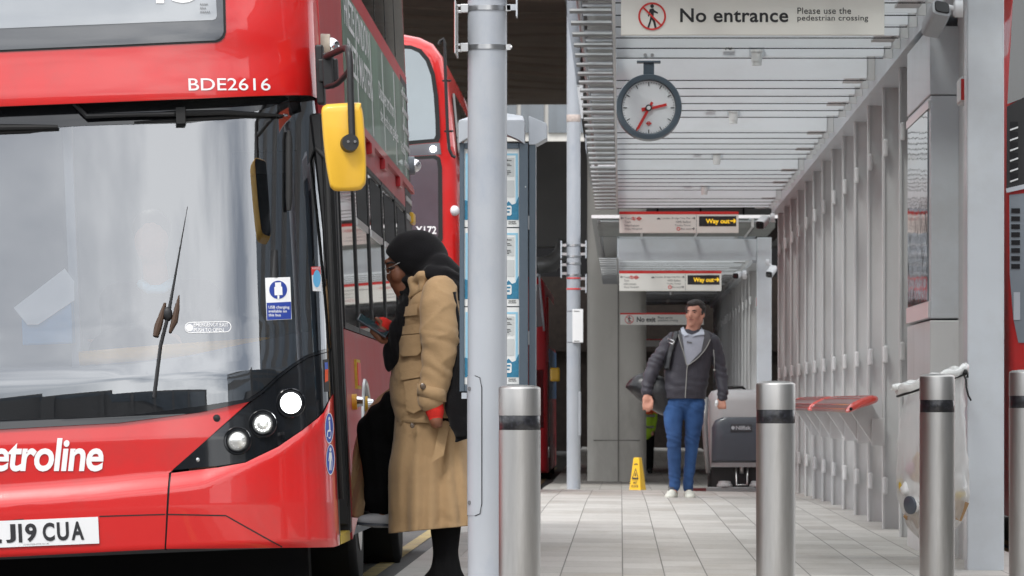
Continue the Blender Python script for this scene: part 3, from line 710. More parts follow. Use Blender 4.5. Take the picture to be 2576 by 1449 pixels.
poly = [(LX, mz[0][1] - .02)] + mz + [(1.2734, mz[-1][1]), (1.2734, gzp[-1][1])] + gzp[::-1] + [(LX, gzp[0][1] - .02)]
bpart(drape([poly], lowflat, .012, .012, xz=True), 'windscreen_trim', m_black)
# --- headlight cluster
hc = [(433, 1183), (630, 1013), (662, 990), (702, 953), (738, 925), (776, 901), (828, 886), (834, 950), (837, 990), (815, 1035), (800, 1050), (760, 1081), (700, 1122), (617, 1162), (547, 1172)]
hl = bpart(drape([hc], lowflat, .006, .02), 'headlight_panel', m_black)
for x, y, rr, mat in ((733, 1014, .043, m_led), (662, 1066, .041, m_lampw), (598, 1109, .041, m_lampw)):
    p = hit(x, y, lowflat); c = Vector((p[0], lowflat(*p) - (.034 if x > 700 else .02 if x > 640 else .012), p[1]))
    b = B(); b.lathe(c, [(rr * 1.5, -.10), (rr * 1.5, .004), (rr * 1.42, .008), (rr * 1.30, .003), (rr * 1.12, .008), (rr * 1.06, .012), (rr * .98, .006), (rr * .98, -.012)], 40, 'y')
    h = b.build('headlight', m_black if mat is not m_lampw else m_black, hl, smooth=True, local=True, angle=40)
    k_ = .80 if mat is m_led else .96
    b = B(); b.lathe(c, [(rr * k_, -.004), (rr * k_ * .99, .004), (rr * k_ * .72, .009), (rr * k_ * .36, .012), (rr * .02, .013)], 32, 'y')
    b.build('lens', mat, h, smooth=True, local=True, angle=60)
    if mat is m_led:
        b = B(); b.lathe(c, [(rr * .985, -.006), (rr * .985, .005), (rr * .90, .002), (rr * .82, -.005)], 40, 'y'); b.build('reflector_ring', m_lampw, h, smooth=True, local=True, angle=40)
    if mat is not m_led:
        b = B()
        for k in range(14):
            t = 2 * pi * k / 14; b.ball(c + Vector((rr * .72 * cos(t), -.009, rr * .72 * sin(t))), rr * .06, 8, 6)
        if y < 1090: b.ball(c + Vector((0, -.012, 0)), rr * .2, 10, 6)
        b.build('led_dots', m_led if y < 1090 else m_chrome, h, smooth=True, local=True)
# --- lettering and stickers on the front
bpart(front_text('metroline', -92, 262, 1102, 1186, low, .005, bold=.022, shear=.18, spacing=.94), 'operator_name', m_white)
pc = [hit(x, y, low) for x, y in ((247, 1300), (247, 1367))]
zt, zb2 = pc[0][1], pc[1][1]; x1 = pc[0][0]; x0 = x1 - .52
pl = bpart(drape([[(x0, zb2), (x1, zb2), (x1, zt), (x0, zt)]], low, .008, .05, xz=True), 'number_plate', m_white)
b = B(); yy = low(x1 - .2, .38) - .0105
for t_, a_, c_ in (('L', -24, 4), ('J', 15, 40), ('1', 47, 56), ('9', 64, 93), ('C', 108, 138), ('U', 144, 174), ('A', 180, 212)):
    h0, h1 = hit(a_, 1340, low)[0], hit(c_, 1340, low)[0]
    b = B(); add_text(b, t_, h0, h1, zb2 + .019, zt - .016, lambda u, v: Vector((u, low(u, v) - .0105, v)), bold=.032); b.build('plate_character', m_letter, pl, local=True)
b = B(); add_text(b, 'CC SOLUTIONS LIMITED YO11 3BY', x1 - .325, x1 - .215, zb2 + .006, zb2 + .012, lambda u, v: Vector((u, low(u, v) - .0105, v))); b.build('plate_small_print', m_greyletter, pl, local=True)
st = bpart(drape([[(667, 699), (730, 697), (734, 803), (671, 806)]], lowflat, .003, .05), 'usb_sticker', m_white)
bpart(drape([[(671, 762), (732, 759), (733, 802), (672, 805)]], lowflat, .0045, .05), 'sticker_panel', m_navy, st)
def disc_front(x, y, rx, ry, fn, off, n=28): return drape([[(x + rx * cos(2 * pi * k / n), y + ry * sin(2 * pi * k / n)) for k in range(n)]], fn, off, .05)
bpart(disc_front(700, 729, 22.5, 23, lowflat, .0045), 'sticker_circle', m_navy, st)
bpart(drape([[(690, 722), (710, 721), (711, 742), (691, 743)], [(692, 711), (707, 710), (707.5, 721), (692.5, 722)], [(698, 743), (703, 743), (703, 752), (698, 752)]], lowflat, .006, .05), 'sticker_symbol', m_white, st)
bpart(front_text('USB charging\navailable on\nthis bus', 676, 729, 769, 796, lowflat, .006, bold=.01), 'sticker_lettering', m_white, st)
def pill(x0, x1, y0, y1, sl):
    r = (y1 - y0) / 2; ym = (y0 + y1) / 2; o = []
    for k in range(13): t = -pi / 2 + pi * k / 12; o.append((x1 - r + r * cos(t), ym + r * sin(t) + sl))
    for k in range(13): t = pi / 2 + pi * k / 12; o.append((x0 + r + r * cos(t), ym + r * sin(t)))
    return o
es = bpart(drape([pill(465, 582, 810, 838, -2)], lowflat, .003, .05), 'emergency_exit_sticker', glassmat('clear_sticker', (.9, .9, .92), .03))
b = B()
po, pi_ = pill(465, 582, 810, 838, -2), pill(467, 580, 812, 836, -2)
bpart(drape([[po[k], po[(k + 1) % 26], pi_[(k + 1) % 26], pi_[k]] for k in range(26)], lowflat, .0045, .2), 'sticker_outline', m_white, es)
bpart(disc_front(477, 824.5, 9, 9, lowflat, .0045), 'sticker_dot', m_white, es)
bpart(front_text('EMERGENCY EXIT\nPUSH TO OPEN', 488, 575, 812, 835, lowflat, .0045, bold=.008), 'sticker_lettering', m_white, es)
wsx = bpart(drape([[(783, 671), (806, 671), (808, 733), (787, 732)]], lowflat, .003, .05), 'warning_sticker', m_white)
bpart(drape([[(783, 671), (806, 671), (807, 690), (784, 692)]], lowflat, .0045, .05), 'sticker_panel', m_signred, wsx)
bpart(disc_front(797.5, 701, 9.5, 22, lowflat, .006), 'sticker_circle', M('pale_blue_vinyl', (.12, .45, .75), .4), wsx)
bpart(front_text('WARNING', 785, 805, 672, 678, lowflat, .006), 'sticker_lettering', m_white, wsx)
for i, (x, y) in enumerate(((828.5, 1077), (831.5, 1156))):
    s_ = bpart(disc_front(x, y, 11, 39, low, .004), 'access_sticker', m_white)
    bpart(disc_front(x, y, 9.5, 36.5, low, .0055), 'sticker_circle', m_blue, s_)
    if i == 0: pp = [[(x + 2.5 * cos(t / 8 * 2 * pi), y - 24 + 5 * sin(t / 8 * 2 * pi)) for t in range(8)], [(x - 1, y - 18), (x + 2, y - 18), (x + 3, y + 3), (x + 0, y + 5)], [(x - 4, y + 5), (x + 3, y + 3), (x + 3, y + 8), (x - 4, y + 10)], [(x - 5, y + 8), (x - 3, y + 8), (x - 4, y + 22), (x - 6, y + 22)]] + [[(x + 1 + a * cos(t), y + 14 + b_ * sin(t)) for a, b_, t in ((4.2, 13, k * .4 - .9), (4.2, 13, k * .4 - .5), (3, 9.5, k * .4 - .5), (3, 9.5, k * .4 - .9))] for k in range(8)]
    else: pp = [[(x + 2.6 * cos(t / 8 * 2 * pi), y - 25 + 5.5 * sin(t / 8 * 2 * pi)) for t in range(8)], [(x - 3, y - 18), (x + 3, y - 18), (x + 5, y + 4), (x + 3.4, y + 4), (x + 2, y - 6), (x + 2.6, y + 27), (x + .4, y + 27), (x, y + 6), (x - .8, y + 27), (x - 3, y + 27), (x - 2.4, y - 6), (x - 3.6, y + 4), (x - 5, y + 4)], [(x + 4.5, y + 4), (x + 5.2, y + 4), (x + 7, y + 29), (x + 6.2, y + 29)]]
    bpart(drape(pp, low, .007, .05), 'sticker_symbol', m_white, s_)
bs = bpart(drape([[(813, 905), (826, 903), (829, 985), (817, 986)]], lowflat, .009, .05), 'badge', m_blackm)
bpart(drape([[(817, 912), (825, 911), (826, 932), (818, 934)]], lowflat, .0105, .05), 'badge_mark', m_blue, bs)
bpart(drape([[(818, 930), (826, 928), (826, 958), (818, 962)]], lowflat, .0115, .05), 'badge_mark', m_orange, bs)
# --- wipers
def along(pts, fn, off): return [Vector((h[0], fn(*h) - off, h[1])) for h in (hit(x, y, fn) for x, y in pts)]
b = B(); b.tube(along([(190, 262), (221, 294), (300, 291), (440, 288)], lowflat, .045), [.012, .012, .010, .010], 8); wp = b.build('wiper', m_blackm, bus, smooth=True, local=True, angle=40)
b = B(); b.tube(along([(330, 292), (440, 287), (560, 284), (640, 288), (716, 292)], lowflat, .03), [.006, .014, .012, .009, .005], 8)
b.tube(along([(338, 308), (440, 303), (560, 296), (700, 292)], lowflat, .012), [.004, .008, .008, .004], 6)
b.box(-.02, .02, -.02, .02, -.035, .035, Matrix.Translation(along([(457, 292)], lowflat, .035)[0])); b.build('wiper_blade', m_rubber, wp, smooth=True, local=True, angle=40)
b = B(); b.tube(along([(715, 290.5), (724, 290.5)], lowflat, .03), .006, 8); b.build('blade_tip', m_chrome, wp, local=True)
b = B(); b.tube(along([(-60, 322), (60, 321), (147, 320)], lowflat, .03), [.016, .013, .008], 8); b.tube(along([(-60, 336), (70, 330), (145, 322)], lowflat, .012), [.006, .008, .004], 6); b.build('wiper', m_rubber, bus, smooth=True, local=True, angle=40)
# thin dark tapering spike with two brown feather-shaped blades on the glass
b = B(); b.tube(along([(388, 1000), (404, 870), (424, 790), (440, 700), (472, 520)], lowflat, .006), [.009, .008, .008, .005, .0012], 8); ae = b.build('dark_spike', m_blackm, bus, smooth=True, local=True, angle=40)
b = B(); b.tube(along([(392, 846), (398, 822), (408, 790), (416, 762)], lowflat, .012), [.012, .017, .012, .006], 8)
b.tube(along([(428, 836), (440, 806), (446, 775), (451, 742)], lowflat, .012), [.006, .015, .012, .002], 8); b.build('spike_vane', M('brown_vane', (.06, .03, .015), .6), ae, smooth=True, local=True, angle=40)
b = B(); b.ball(along([(422, 790)], lowflat, .012)[0], (.022, .014, .03), 12, 8); b.build('spike_joint', m_blackm, ae, smooth=True, local=True)
# inside mirror on its arm and black camera bar
def inside(pts, d): return along(pts, lowflat, -d)
b = B(); b.tube(along([(728, 330), (728, 350), (728, 500), (727, 530)], lowflat, .022), [.008, .015, .015, .009], 12); b.build('camera_bar', m_rubber, bus, smooth=True, local=True, angle=40)
b = B(); b.tube(inside([(700, 262), (693, 400), (690, 640)], .02), [.006, .006, .006], 8); b.tube(inside([(690, 630), (688, 700)], .02), [.02, .024], 10); b.build('cab_pole', m_blackm, bus, smooth=True, local=True, angle=40)

# --- side, roof, rear, floor
def sbox(y0, y1, z0, z1, name, mat, x1=1.275, th=.04, par=bus, bev=0.): b = B(); b.box(x1 - th, x1, y0, y1, z0, z1); return b.build(name, mat, par, local=True, bevel=bev)
BL = 10.9
zA, zB_, zC, zD, zE = 3.05, 2.955, 2.36, 2.175, 1.27

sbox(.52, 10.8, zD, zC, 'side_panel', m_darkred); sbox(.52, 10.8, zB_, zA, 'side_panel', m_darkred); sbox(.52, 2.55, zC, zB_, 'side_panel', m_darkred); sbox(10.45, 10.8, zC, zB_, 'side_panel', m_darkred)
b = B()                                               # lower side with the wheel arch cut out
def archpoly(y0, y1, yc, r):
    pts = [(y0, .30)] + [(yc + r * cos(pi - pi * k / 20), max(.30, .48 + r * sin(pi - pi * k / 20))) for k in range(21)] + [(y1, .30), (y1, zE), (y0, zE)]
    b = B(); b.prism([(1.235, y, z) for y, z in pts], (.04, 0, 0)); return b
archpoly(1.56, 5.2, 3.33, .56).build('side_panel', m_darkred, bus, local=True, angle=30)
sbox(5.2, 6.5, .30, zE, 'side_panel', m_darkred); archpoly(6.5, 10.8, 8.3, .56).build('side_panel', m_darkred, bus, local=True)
b = B(); b.tube([(1.272, 3.33 + .56 * cos(pi * k / 20), .48 + .56 * sin(pi * k / 20)) for k in range(21)], .018, 8); b.build('wheel_arch_trim', m_inox, bus, smooth=True, local=True, angle=40)
for yc in (3.33, 8.3):
    for sx in (1, -1):
        b = B(); b.cyl((sx * 1.22, yc, .475), (sx * .93, yc, .475), .475, n=40); wh = b.build('wheel', m_rubber, bus, smooth=True, local=True, angle=40, bevel=.04)
        b = B(); b.cyl((sx * 1.225, yc, .475), (sx * 1.20, yc, .475), .27, .25, n=30); b.build('rim', m_inox, wh, smooth=True, local=True, angle=40)
ad = sbox(2.56, 10.44, zC + .004, zB_ - .004, 'advert_panel', M('advert_green_print', (.13, .20, .145), .45, 0, .2, var=.6, scale=1.1, stretch=(1, 1.6, .25)), 1.278)
for body, a, c in (('FRIEZE LONDON', (867, 57), (918, 198)), ('FRIEZE MASTERS', (879, 160), (926, 285))):
    ya, za = hside(a[0], a[1]); yc_, zc_ = hside(c[0], c[1])
for body, y0, y1, z0, z1 in (('FRIEZE LONDON', 2.75, 5.3, 2.77, 2.93), ('FRIEZE MASTERS', 2.95, 5.6, 2.56, 2.72), ('Discover art from', 6.4, 8.4, 2.64, 2.74), ('the world\'s best galleries', 6.5, 8.9, 2.50, 2.60), ('This October', 9.3, 9.9, 2.5, 2.56)):
    b = B(); add_text(b, body, y0, y1, z0, z1, lambda u, v: Vector((1.2805, u, v)), bold=.012); b.build('advert_lettering', m_white, ad, local=True)
b = B()
for y in (3.9, 5.5, 7.0, 8.6, 10.0): b.box(1.278, 1.2805, y, y + .05, zC + .02, zB_ - .02)
b.build('advert_strips', m_inox, ad, local=True)
rl = B(); rl.box(1.275, 1.297, 2.5, 10.8, 2.30, 2.33); rl.box(1.275, 1.290, 2.5, 10.8, 2.335, 2.352); rl.build('gutter_rail', m_darkred, bus, local=True)
for y in (3.3, 4.7, 6.3, 8.4): sbox(y, y + .35, 2.24, 2.30, 'side_lamp_cover', m_darkred, 1.302, .03, bev=.006)
uws = sbox(.75, 10.7, zA + .004, 3.98, 'upper_side_window', m_black, 1.272)
for y in (2.2, 3.6, 5.0, 6.4, 7.8, 9.2): sbox(y, y + .03, zA + .02, 3.97, 'window_joint', m_rubber, 1.274, .01, uws)
for y0, y1 in ((1.62, 3.0), (3.04, 4.5), (4.56, 6.2), (6.26, 8.0), (8.06, 9.6)):
    wd = sbox(y0, y1, zE + .01, zD - .004, 'side_window', m_sideglass, 1.272, .03)
    fr = B()
    for a, c, d, e in ((y0, y1, zE + .004, zE + .03), (y0, y1, zD - .03, zD - .006), (y0, y0 + .04, zE + .03, zD - .03), (y1 - .04, y1, zE + .03, zD - .03)): fr.box(1.2721, 1.279, a, c, d, e)
    fr.build('window_frame', m_blackm, wd, local=True)
    if y0 > 3:
        b = B(); b.box(1.2715, 1.2735, y0 + .35, y1 - .05, zD - .32, zD - .05); b.build('hopper_opening', m_recess, wd, local=True)
        b = B(); b.box(1.2722, 1.2775, y0 + .3, y1 - .04, zD - .36, zD - .325); b.build('hopper_rail', m_inox, wd, local=True)
sbox(9.6, 10.8, zE, zD, 'side_panel', m_blackm, 1.273)
b = B(); b.box(1.262, 1.2765, 9.75, 10.75, 1.95, 3.0); vt = b.build('engine_grille', m_blackm, bus, local=True)
b = B()
for k in range(9): b.box(1.277, 1.283, 9.85, 10.7, 2.0 + .11 * k, 2.03 + .11 * k)
b.build('grille_slats', m_inox, vt, local=True)
b = B(); b.box(1.24, 1.30, 10.4, 10.75, 2.10, 2.17); b.build('corner_marker', m_yellow, bus, local=True, bevel=.01)
# side details near the arch: reflectors, lamps
for y, z, mm in ((2.05, .935, m_yellow), (3.15, .93, m_yellow)):
    b = B(); b.cyl((1.27, y, z), (1.298, y, z), .038, n=20); l_ = b.build('side_indicator', mm, bus, smooth=True, local=True, angle=40)
    b = B(); b.cyl((1.2985, y, z), (1.325, y, z), .026, .02, n=16); b.build('indicator_lens', m_chrome, l_, smooth=True, local=True, angle=40)
sbox(2.4, 2.75, 1.0, 1.14, 'reflector', m_step, 1.287, .012); sbox(2.42, 2.73, 1.015, 1.125, 'reflector', m_signred, 1.291, .004)
sbox(4.2, 4.42, .78, .92, 'notice_sticker', m_white, 1.277, .002)
for y, a in ((.62, 2.5), (10.55, 2.47)):                 # dome cameras on the side
    b = B(); b.cyl((1.26, y, a), (1.315, y, a), .062, .058, n=24); dcm = b.build('side_camera', m_creamcam if y < 5 else m_greyblue, bus, smooth=True, local=True, angle=40)
    b = B(); b.ball((1.315, y, a), .042, 16, 10); b.build('camera_dome', m_chrome, dcm, smooth=True, local=True)
# far side, roof, rear
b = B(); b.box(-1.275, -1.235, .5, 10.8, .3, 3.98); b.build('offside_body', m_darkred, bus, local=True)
b = B(); b.box(-1.27, 1.27, .35, 10.8, 3.985, 4.05); b.box(-1.1, 1.1, .6, 10.6, 4.05, 4.2); b.build('roof', m_red, bus, local=True, bevel=.05)
b = B(); b.box(-1.27, 1.27, 10.8, 10.86, .3, 3.98); b.build('rear_panel', m_red, bus, local=True)
b = B(); b.box(-1.23, 1.23, .35, 10.8, .30, .335); b.build('floor', m_int, bus, local=True)
b = B(); b.box(-1.22, 1.22, .62, 10.8, 2.30, 2.34); b.build('ceiling', m_int, bus, local=True)
for x in (-.6, .3):
    b = B(); b.box(x, x + .16, 1.2, 1.5, 2.27, 2.298); b.build('ceiling_lamp', M('cabin_lamp', (.9, .9, .85), .5, emit=(1, .97, .85), estr=4), bus, local=True)
b = B(); b.box(-1.1, 1.1, 1.0, 1.2, .06, .32); b.box(-.9, .9, 1.2, 10, .12, .28); b.build('underframe', m_recess, bus, local=True)
# door opening: black posts, step, dark inner wall
b = B(); b.box(1.20, 1.273, .46, .56, .33, 2.2); b.box(1.215, 1.274, 1.42, 1.55, .33, 2.2); b.box(1.2, 1.273, .56, 1.42, 2.06, 2.2); b.build('door_frame', m_blackm, bus, local=True, bevel=.01)
b = B(); b.box(1.10, 1.268, .56, 1.42, .30, .338); sp_ = b.build('door_step', m_blackm, bus, local=True)
b = B(); b.box(1.21, 1.27, .58, 1.40, .3385, .345); b.box(1.269, 1.272, .58, 1.40, .30, .34); b.build('step_edge', m_step, sp_, local=True)
for y in (.58, 1.37):                                 # folded door leaves
    b = B(); b.box(.86, 1.268, y, y + .03, .37, 2.05); dl = b.build('door_leaf', m_blackm, bus, local=True, bevel=.006)
    b = B(); b.box(.94, 1.18, y - .004, y - .001, .55, 1.95); b.build('door_glass', m_sideglass, dl, local=True)
b = B(); b.tube([(1.19, .50, 2.1), (1.285, .44, 2.0), (1.285, .44, 1.2), (1.288, .44, .5)], .012, 8); b.build('door_seal', m_rubber, bus, smooth=True, local=True)
# cab: dash, bulkhead, handrail, papers
b = B(); b.box(-1.2, .02, .32, .72, .95, 1.13); b.build('dashboard', m_intlight, bus, local=True, bevel=.03)
b = B(); b.box(.03, .95, .40, .62, .95, 1.06); b.build('cab_shelf', m_int, bus, local=True, bevel=.02)
b = B(); b.tube([(.17, .40, 1.165), (.55, .40, 1.18), (1.0, .46, 1.195)], .032, 12); b.build('handrail', m_handrail, bus, smooth=True, local=True)
b = B(); b.box(.135, .175, .42, .46, 1.0, 2.28); b.build('cab_pillar', m_intlight, bus, local=True)
b = B(); b.box(-1.2, 1.2, 2.2, 2.24, .34, 2.29); b.build('cab_bulkhead', m_int, bus, local=True)
bx = inside([(105, 806)], .2)[0]
b = B(); b.box(bx.x - .11, bx.x + .11, bx.y, bx.y + .12, bx.z - .10, bx.z + .085); tag(bxo := b.build('document_box', m_bluebox, bus, local=True, bevel=.006))
b = B(); q = inside([(22, 772), (152, 672), (176, 705), (176, 753), (84, 815), (57, 815)], .18); b.prism(q, (0, .004, 0)); b.build('paper_sheet', m_white, bus, local=True)
# big yellow mirror on black arms
YM = 22.0
def arm(pts, r): b = B(); b.tube([P(x, y, Y) for x, y, Y in pts], r, 14); return b
b = B(); b.box(0, .035, -.05, .05, -.13, .13, Matrix.Translation(Vector((1.262, .36, 2.36)))); mb = b.build('mirror_mount', m_blackm, bus, local=True, bevel=.008)
p0 = RBT @ (P(822, 178, 22.5) - LB)
b = B(); b.box(-.014, .03, -.06, .06, -.075, .075, Matrix.Translation(p0)); b.box(-.035, .05, -.035, .035, -.05, .05, Matrix.Translation(p0)); b.build('mirror_hinge', m_blackm, mb, local=True, bevel=.006)
pts = catmull([(820, 143, 22.45), (845, 131, 22.3), (868, 121, 22.1), (876, 128, 22.0), (880, 160, 21.97), (882, 240, 21.95), (886, 352, 21.93)], 40)
arm(pts, .0145).build('mirror_arm', m_blackm, mb, smooth=True)
pts = catmull([(822, 218, 22.45), (848, 210, 22.3), (872, 186, 22.05), (880, 172, 21.98)], 16)
arm(pts, .0125).build('mirror_arm', m_blackm, mb, smooth=True)
b = B(); outl = []
for x, y, r0 in ((918 - 24, 480 - 24, 24), (832 + 20, 477 - 20, 20), (808 + 20, 258 + 20, 20), (906 - 20, 262 + 20, 20)): pass
cs = [(822, 262), (900, 258), (909, 268), (915, 300), (920, 380), (921, 450), (915, 469), (900, 479), (850, 481), (836, 476), (828, 460), (817, 390), (809, 300), (810, 272)]
n = 56; ring = catmull([(float(x), float(y)) for x, y in cs + cs[:1]], n + 1)[:-1]; cx_, cy_ = 866, 370
rings = []
for s_, dy in ((.90, -.050), (.96, -.043), (.99, -.030), (1.0, -.012), (1.0, .03), (.985, .05), (.95, .058)):
    rings.append([P(cx_ + (x - cx_) * s_, cy_ + (y - cy_) * (s_ if s_ > .95 else s_), YM + dy) for x, y in ring])
b.loft(rings); mh = b.build('mirror_housing', m_yellow, mb, smooth=True, angle=70)
b = B(); b.loft([[P(cx_ + (x - cx_) * .93, cy_ + (y - cy_) * .94, YM + dy) for x, y in ring] for dy in (.0585, .0605)]); b.build('mirror_glass', m_black, mh)
b = B(); b.tube([P(882, 358, YM - .10), P(879, 361, YM - .06), P(878, 362, YM - .03)], [.036, .037, .041], 24); jt = b.build('mirror_joint', m_blackm, mb, smooth=True, angle=40)
b = B()
for x in (876, 893): b.cyl(P(x, 356, YM - .106), P(x, 356, YM - .098), .006, n=12)
b.build('screw', m_chrome, jt)
# driver behind the windscreen
dr = thing('person', LB + RB @ Vector((.45, 1.05, .34)), 'bus driver in dark jacket and pale blue collar seen faintly behind the windscreen', 'driver')
D = lambda x, y, z: LB + RB @ Vector((x, y, z))
b = B(); b.caps([D(.50, 1.15, .75), D(.49, 1.10, 1.05), D(.48, 1.08, 1.3)], [.17, .17, .17]); b.caps([D(.29, 1.08, 1.42), D(.66, 1.08, 1.42)], [.08, .08]); b.caps([D(.47, 1.05, 1.45), D(.46, 1.03, 1.6)], [.06, .055]); b.ball(D(.455, 1.0, 1.70), (.078, .095, .12))
for x, hx in ((.29, .24), (.66, .56)):
    b.caps([D(x, 1.08, 1.42), D(x - .03, 1.0, 1.18), D(hx, .72, 1.22)], [.06, .05, .035]); b.ball(D(hx, .68, 1.225), (.038, .045, .04))
    for k in range(4): b.caps([D(hx - .03 + .02 * k, .66, 1.24), D(hx - .03 + .02 * k, .635, 1.225), D(hx - .03 + .02 * k, .645, 1.20)], [.011, .0105, .01], 8)
    b.caps([D(hx - .03, .68, 1.24), D(hx - .055, .66, 1.25)], [.012, .010], 8)
    b.caps([D(.5 + (x - .47) * .5, 1.15, .75), D(x, .8, .78), D(x, .72, .42)], [.09, .07, .05])
b.remesh(.011).build('body', m_skinm, dr, smooth=True)
b = B(); b.caps([D(.50, 1.15, .78), D(.49, 1.10, 1.05), D(.48, 1.08, 1.3)], [.19, .19, .185]); b.caps([D(.29, 1.08, 1.42), D(.66, 1.08, 1.42)], [.095, .095])
for x, hx in ((.29, .24), (.66, .56)): b.caps([D(x, 1.08, 1.42), D(x - .03, 1.0, 1.18), D(hx, .75, 1.22)], [.075, .065, .05])
b.remesh(.012).build('jacket', m_scarf, dr, smooth=True)
b = B(); b.tube([D(.40, 1.0, 1.50), D(.44, .94, 1.47), D(.50, .94, 1.47), D(.54, 1.0, 1.50)], .022, 8); b.build('collar', m_postblue, dr, smooth=True)
b = B(); b.ball(D(.455, 1.02, 1.745), (.088, .10, .09)); b.build('hair', m_hair, dr, smooth=True)
b = B(); b.lathe((0, 0, 0), [(.20, -.012), (.215, 0), (.20, .012), (.19, 0)], 32); b.xform(Matrix.Translation(D(.40, .66, 1.18)) @ Matrix.Rotation(radians(-35), 4, 'X')); b.build('steering_wheel', m_rubber, bus, smooth=True)
# ------------------------------------------------------------------ street furniture near the bus
def zground(X, Y): return gz(X, Y) + .036
# near lamp post
YP = 22.2; px = P(1226, 1010, YP).x; R_ = .0845
pole = thing('lamp_post', (px, YP, zground(px, YP)), 'thick grey steel lamp post in the foreground, just behind the nearest bollard', 'lamp post', 'grey steel posts')
b = B(); b.cyl((px, YP, -.05), (px, YP, 6.2), R_, n=48); b.build('shaft', m_pole, pole, smooth=True, angle=40)
def hooppts(z, r, n=40): return [(px + r * cos(2 * pi * k / n), YP + r * sin(2 * pi * k / n), z) for k in range(n + 1)]
for y in (22, 120, -8):
    z = P(1226, y, YP).z; b = B(); b.lathe((px, YP, z), [(R_ + .001, -.011), (R_ + .005, -.010), (R_ + .005, .010), (R_ + .001, .011)], 48); bd = b.build('band_clamp', m_inox, pole, smooth=True, angle=40)
    b = B(); b.box(px + R_ - .004, px + R_ + .016, YP - .05, YP - .03, z - .012, z + .012); b.cyl((px + R_ + .016, YP - .04, z), (px + R_ + .022, YP - .04, z), .007, n=8); b.build('clamp_screw', m_inox, bd)
    if y > 0:
        b = B(); b.box(px - R_ - .03, px - R_ + .004, YP - .035, YP + .0, z - .018, z + .018); b.box(px - R_ - .045, px - R_ - .024, YP - .03, YP - .006, z - .02, z - .008); b.box(px - R_ - .045, px - R_ - .024, YP - .03, YP - .006, z + .006, z + .016); b.build('sign_bracket', m_inox, bd, bevel=.002)
b = B(); a = P(1150, 140, YP); c = P(1150, 8, YP); b.box(px - R_ - .052, px - R_ - .046, YP - .16, YP + .18, a.z, c.z); fl = b.build('flag_sign', m_inox, pole, bevel=.001)
b = B(); b.box(px - R_ - .0535, px - R_ - .0522, YP - .155, YP + .175, a.z + .005, c.z - .005); b.build('sign_face', m_orange, fl)
b = B(); a = P(1300, 45, YP); b.box(px + R_ + .04, px + R_ + .046, YP - .10, YP + .02, a.z, a.z + .2, ); b.box(px + R_ - .0, px + R_ + .04, YP - .05, YP - .02, a.z + .03, a.z + .055); b.build('side_plate', m_lightgrey, pole)
# access door on the post: curved plate with rounded corners
b = B(); zt, zb_ = P(0, 946, YP).z, P(0, 1296, YP).z; n = 22
def cyl_pt(t, z, r): return Vector((px + r * sin(t), YP - r * cos(t), z))
t0, t1 = -1.45, -.255; cr_ = .028
rows = [zb_ + (zt - zb_) * i / 60 for i in range(61)]
outer = []
for z in rows:
    dz = min(z - zb_, zt - z); cut = 0 if dz > cr_ else (cr_ - sqrt(max(0, cr_ ** 2 - (cr_ - dz) ** 2))) / R_
    outer.append([cyl_pt(lerp(t0, t1 - cut, k / n), z, R_ + .0025) for k in range(n + 1)])
b.loft(outer, closed=False); ad_ = b.build('access_door', m_pole, pole, smooth=True)
b = B()
seam = [cyl_pt(t1, z, R_ + .0015) for z in rows[5:-5]]
b.tube([cyl_pt(t0, zb_, R_ + .0015), cyl_pt(t1 - .34, zb_, R_ + .0015), cyl_pt(t1 - .10, zb_ + .008, R_ + .0015)] + seam + [cyl_pt(t1 - .10, zt - .008, R_ + .0015), cyl_pt(t1 - .34, zt, R_ + .0015), cyl_pt(t0, zt, R_ + .0015)], .0022, 6); b.build('door_gap', m_rubber, pole)
for y in (978, 1264):
    b = B(); p = cyl_pt(-1.02, P(0, y, YP).z, R_ + .003); b.cyl(p, p + Vector((-.002, -.003, 0)), .009, n=14); b.build('door_lock', m_greyletter, ad_)

# bollards
def bollard(x0, x1, yt, Y, label, r=None):
    s = F / Y; r = r or (x1 - x0) / 2 / s; c = P((x0 + x1) / 2, yt, Y); zg = zground(c.x, Y); top = c.z
    o = thing('bollard', (c.x, Y, zg), label, 'bollard', 'brushed steel bollards')
    b = B(); b.lathe((c.x, Y, 0), [(r, zg - .05), (r, top - .187)], 64); b.build('post', m_bollard, o, smooth=True, angle=40)
    b = B(); b.lathe((c.x, Y, 0), [(r - .002, top - .187), (r - .0015, top - .186), (r - .0015, top - .128), (r - .002, top - .127)], 64); b.build('black_band', M('reflective_black_tape', (.008, .008, .010), .3, 0, .3, var=.3, scale=40, dirt=(.06, .06, .08), dirt_scale=70, dirt_amt=.5), o, smooth=True, angle=40)
    b = B(); b.lathe((c.x, Y, 0), [(r, top - .127), (r, top - .018), (r - .001, top - .013), (r - .004, top - .010), (r * .8, top - .004), (r * .4, top - .0006), (r * .02, top)], 64); b.build('cap', m_bollard, o, smooth=True, angle=60)
    return o
bollard(1254.5, 1360, 968, 21.4, 'steel bollard with black band closest to the thick lamp post')
bollard(1902, 2001, 958, 22.7, 'middle steel bollard standing alone before the floor cleaning machine')
bollard(2313, 2402, 940, 25.0, 'steel bollard in front of the hanging clear rubbish bag')
bollard(2538, 2627, 930, 25.2, 'steel bollard cut by the right picture edge beside the shelter post')

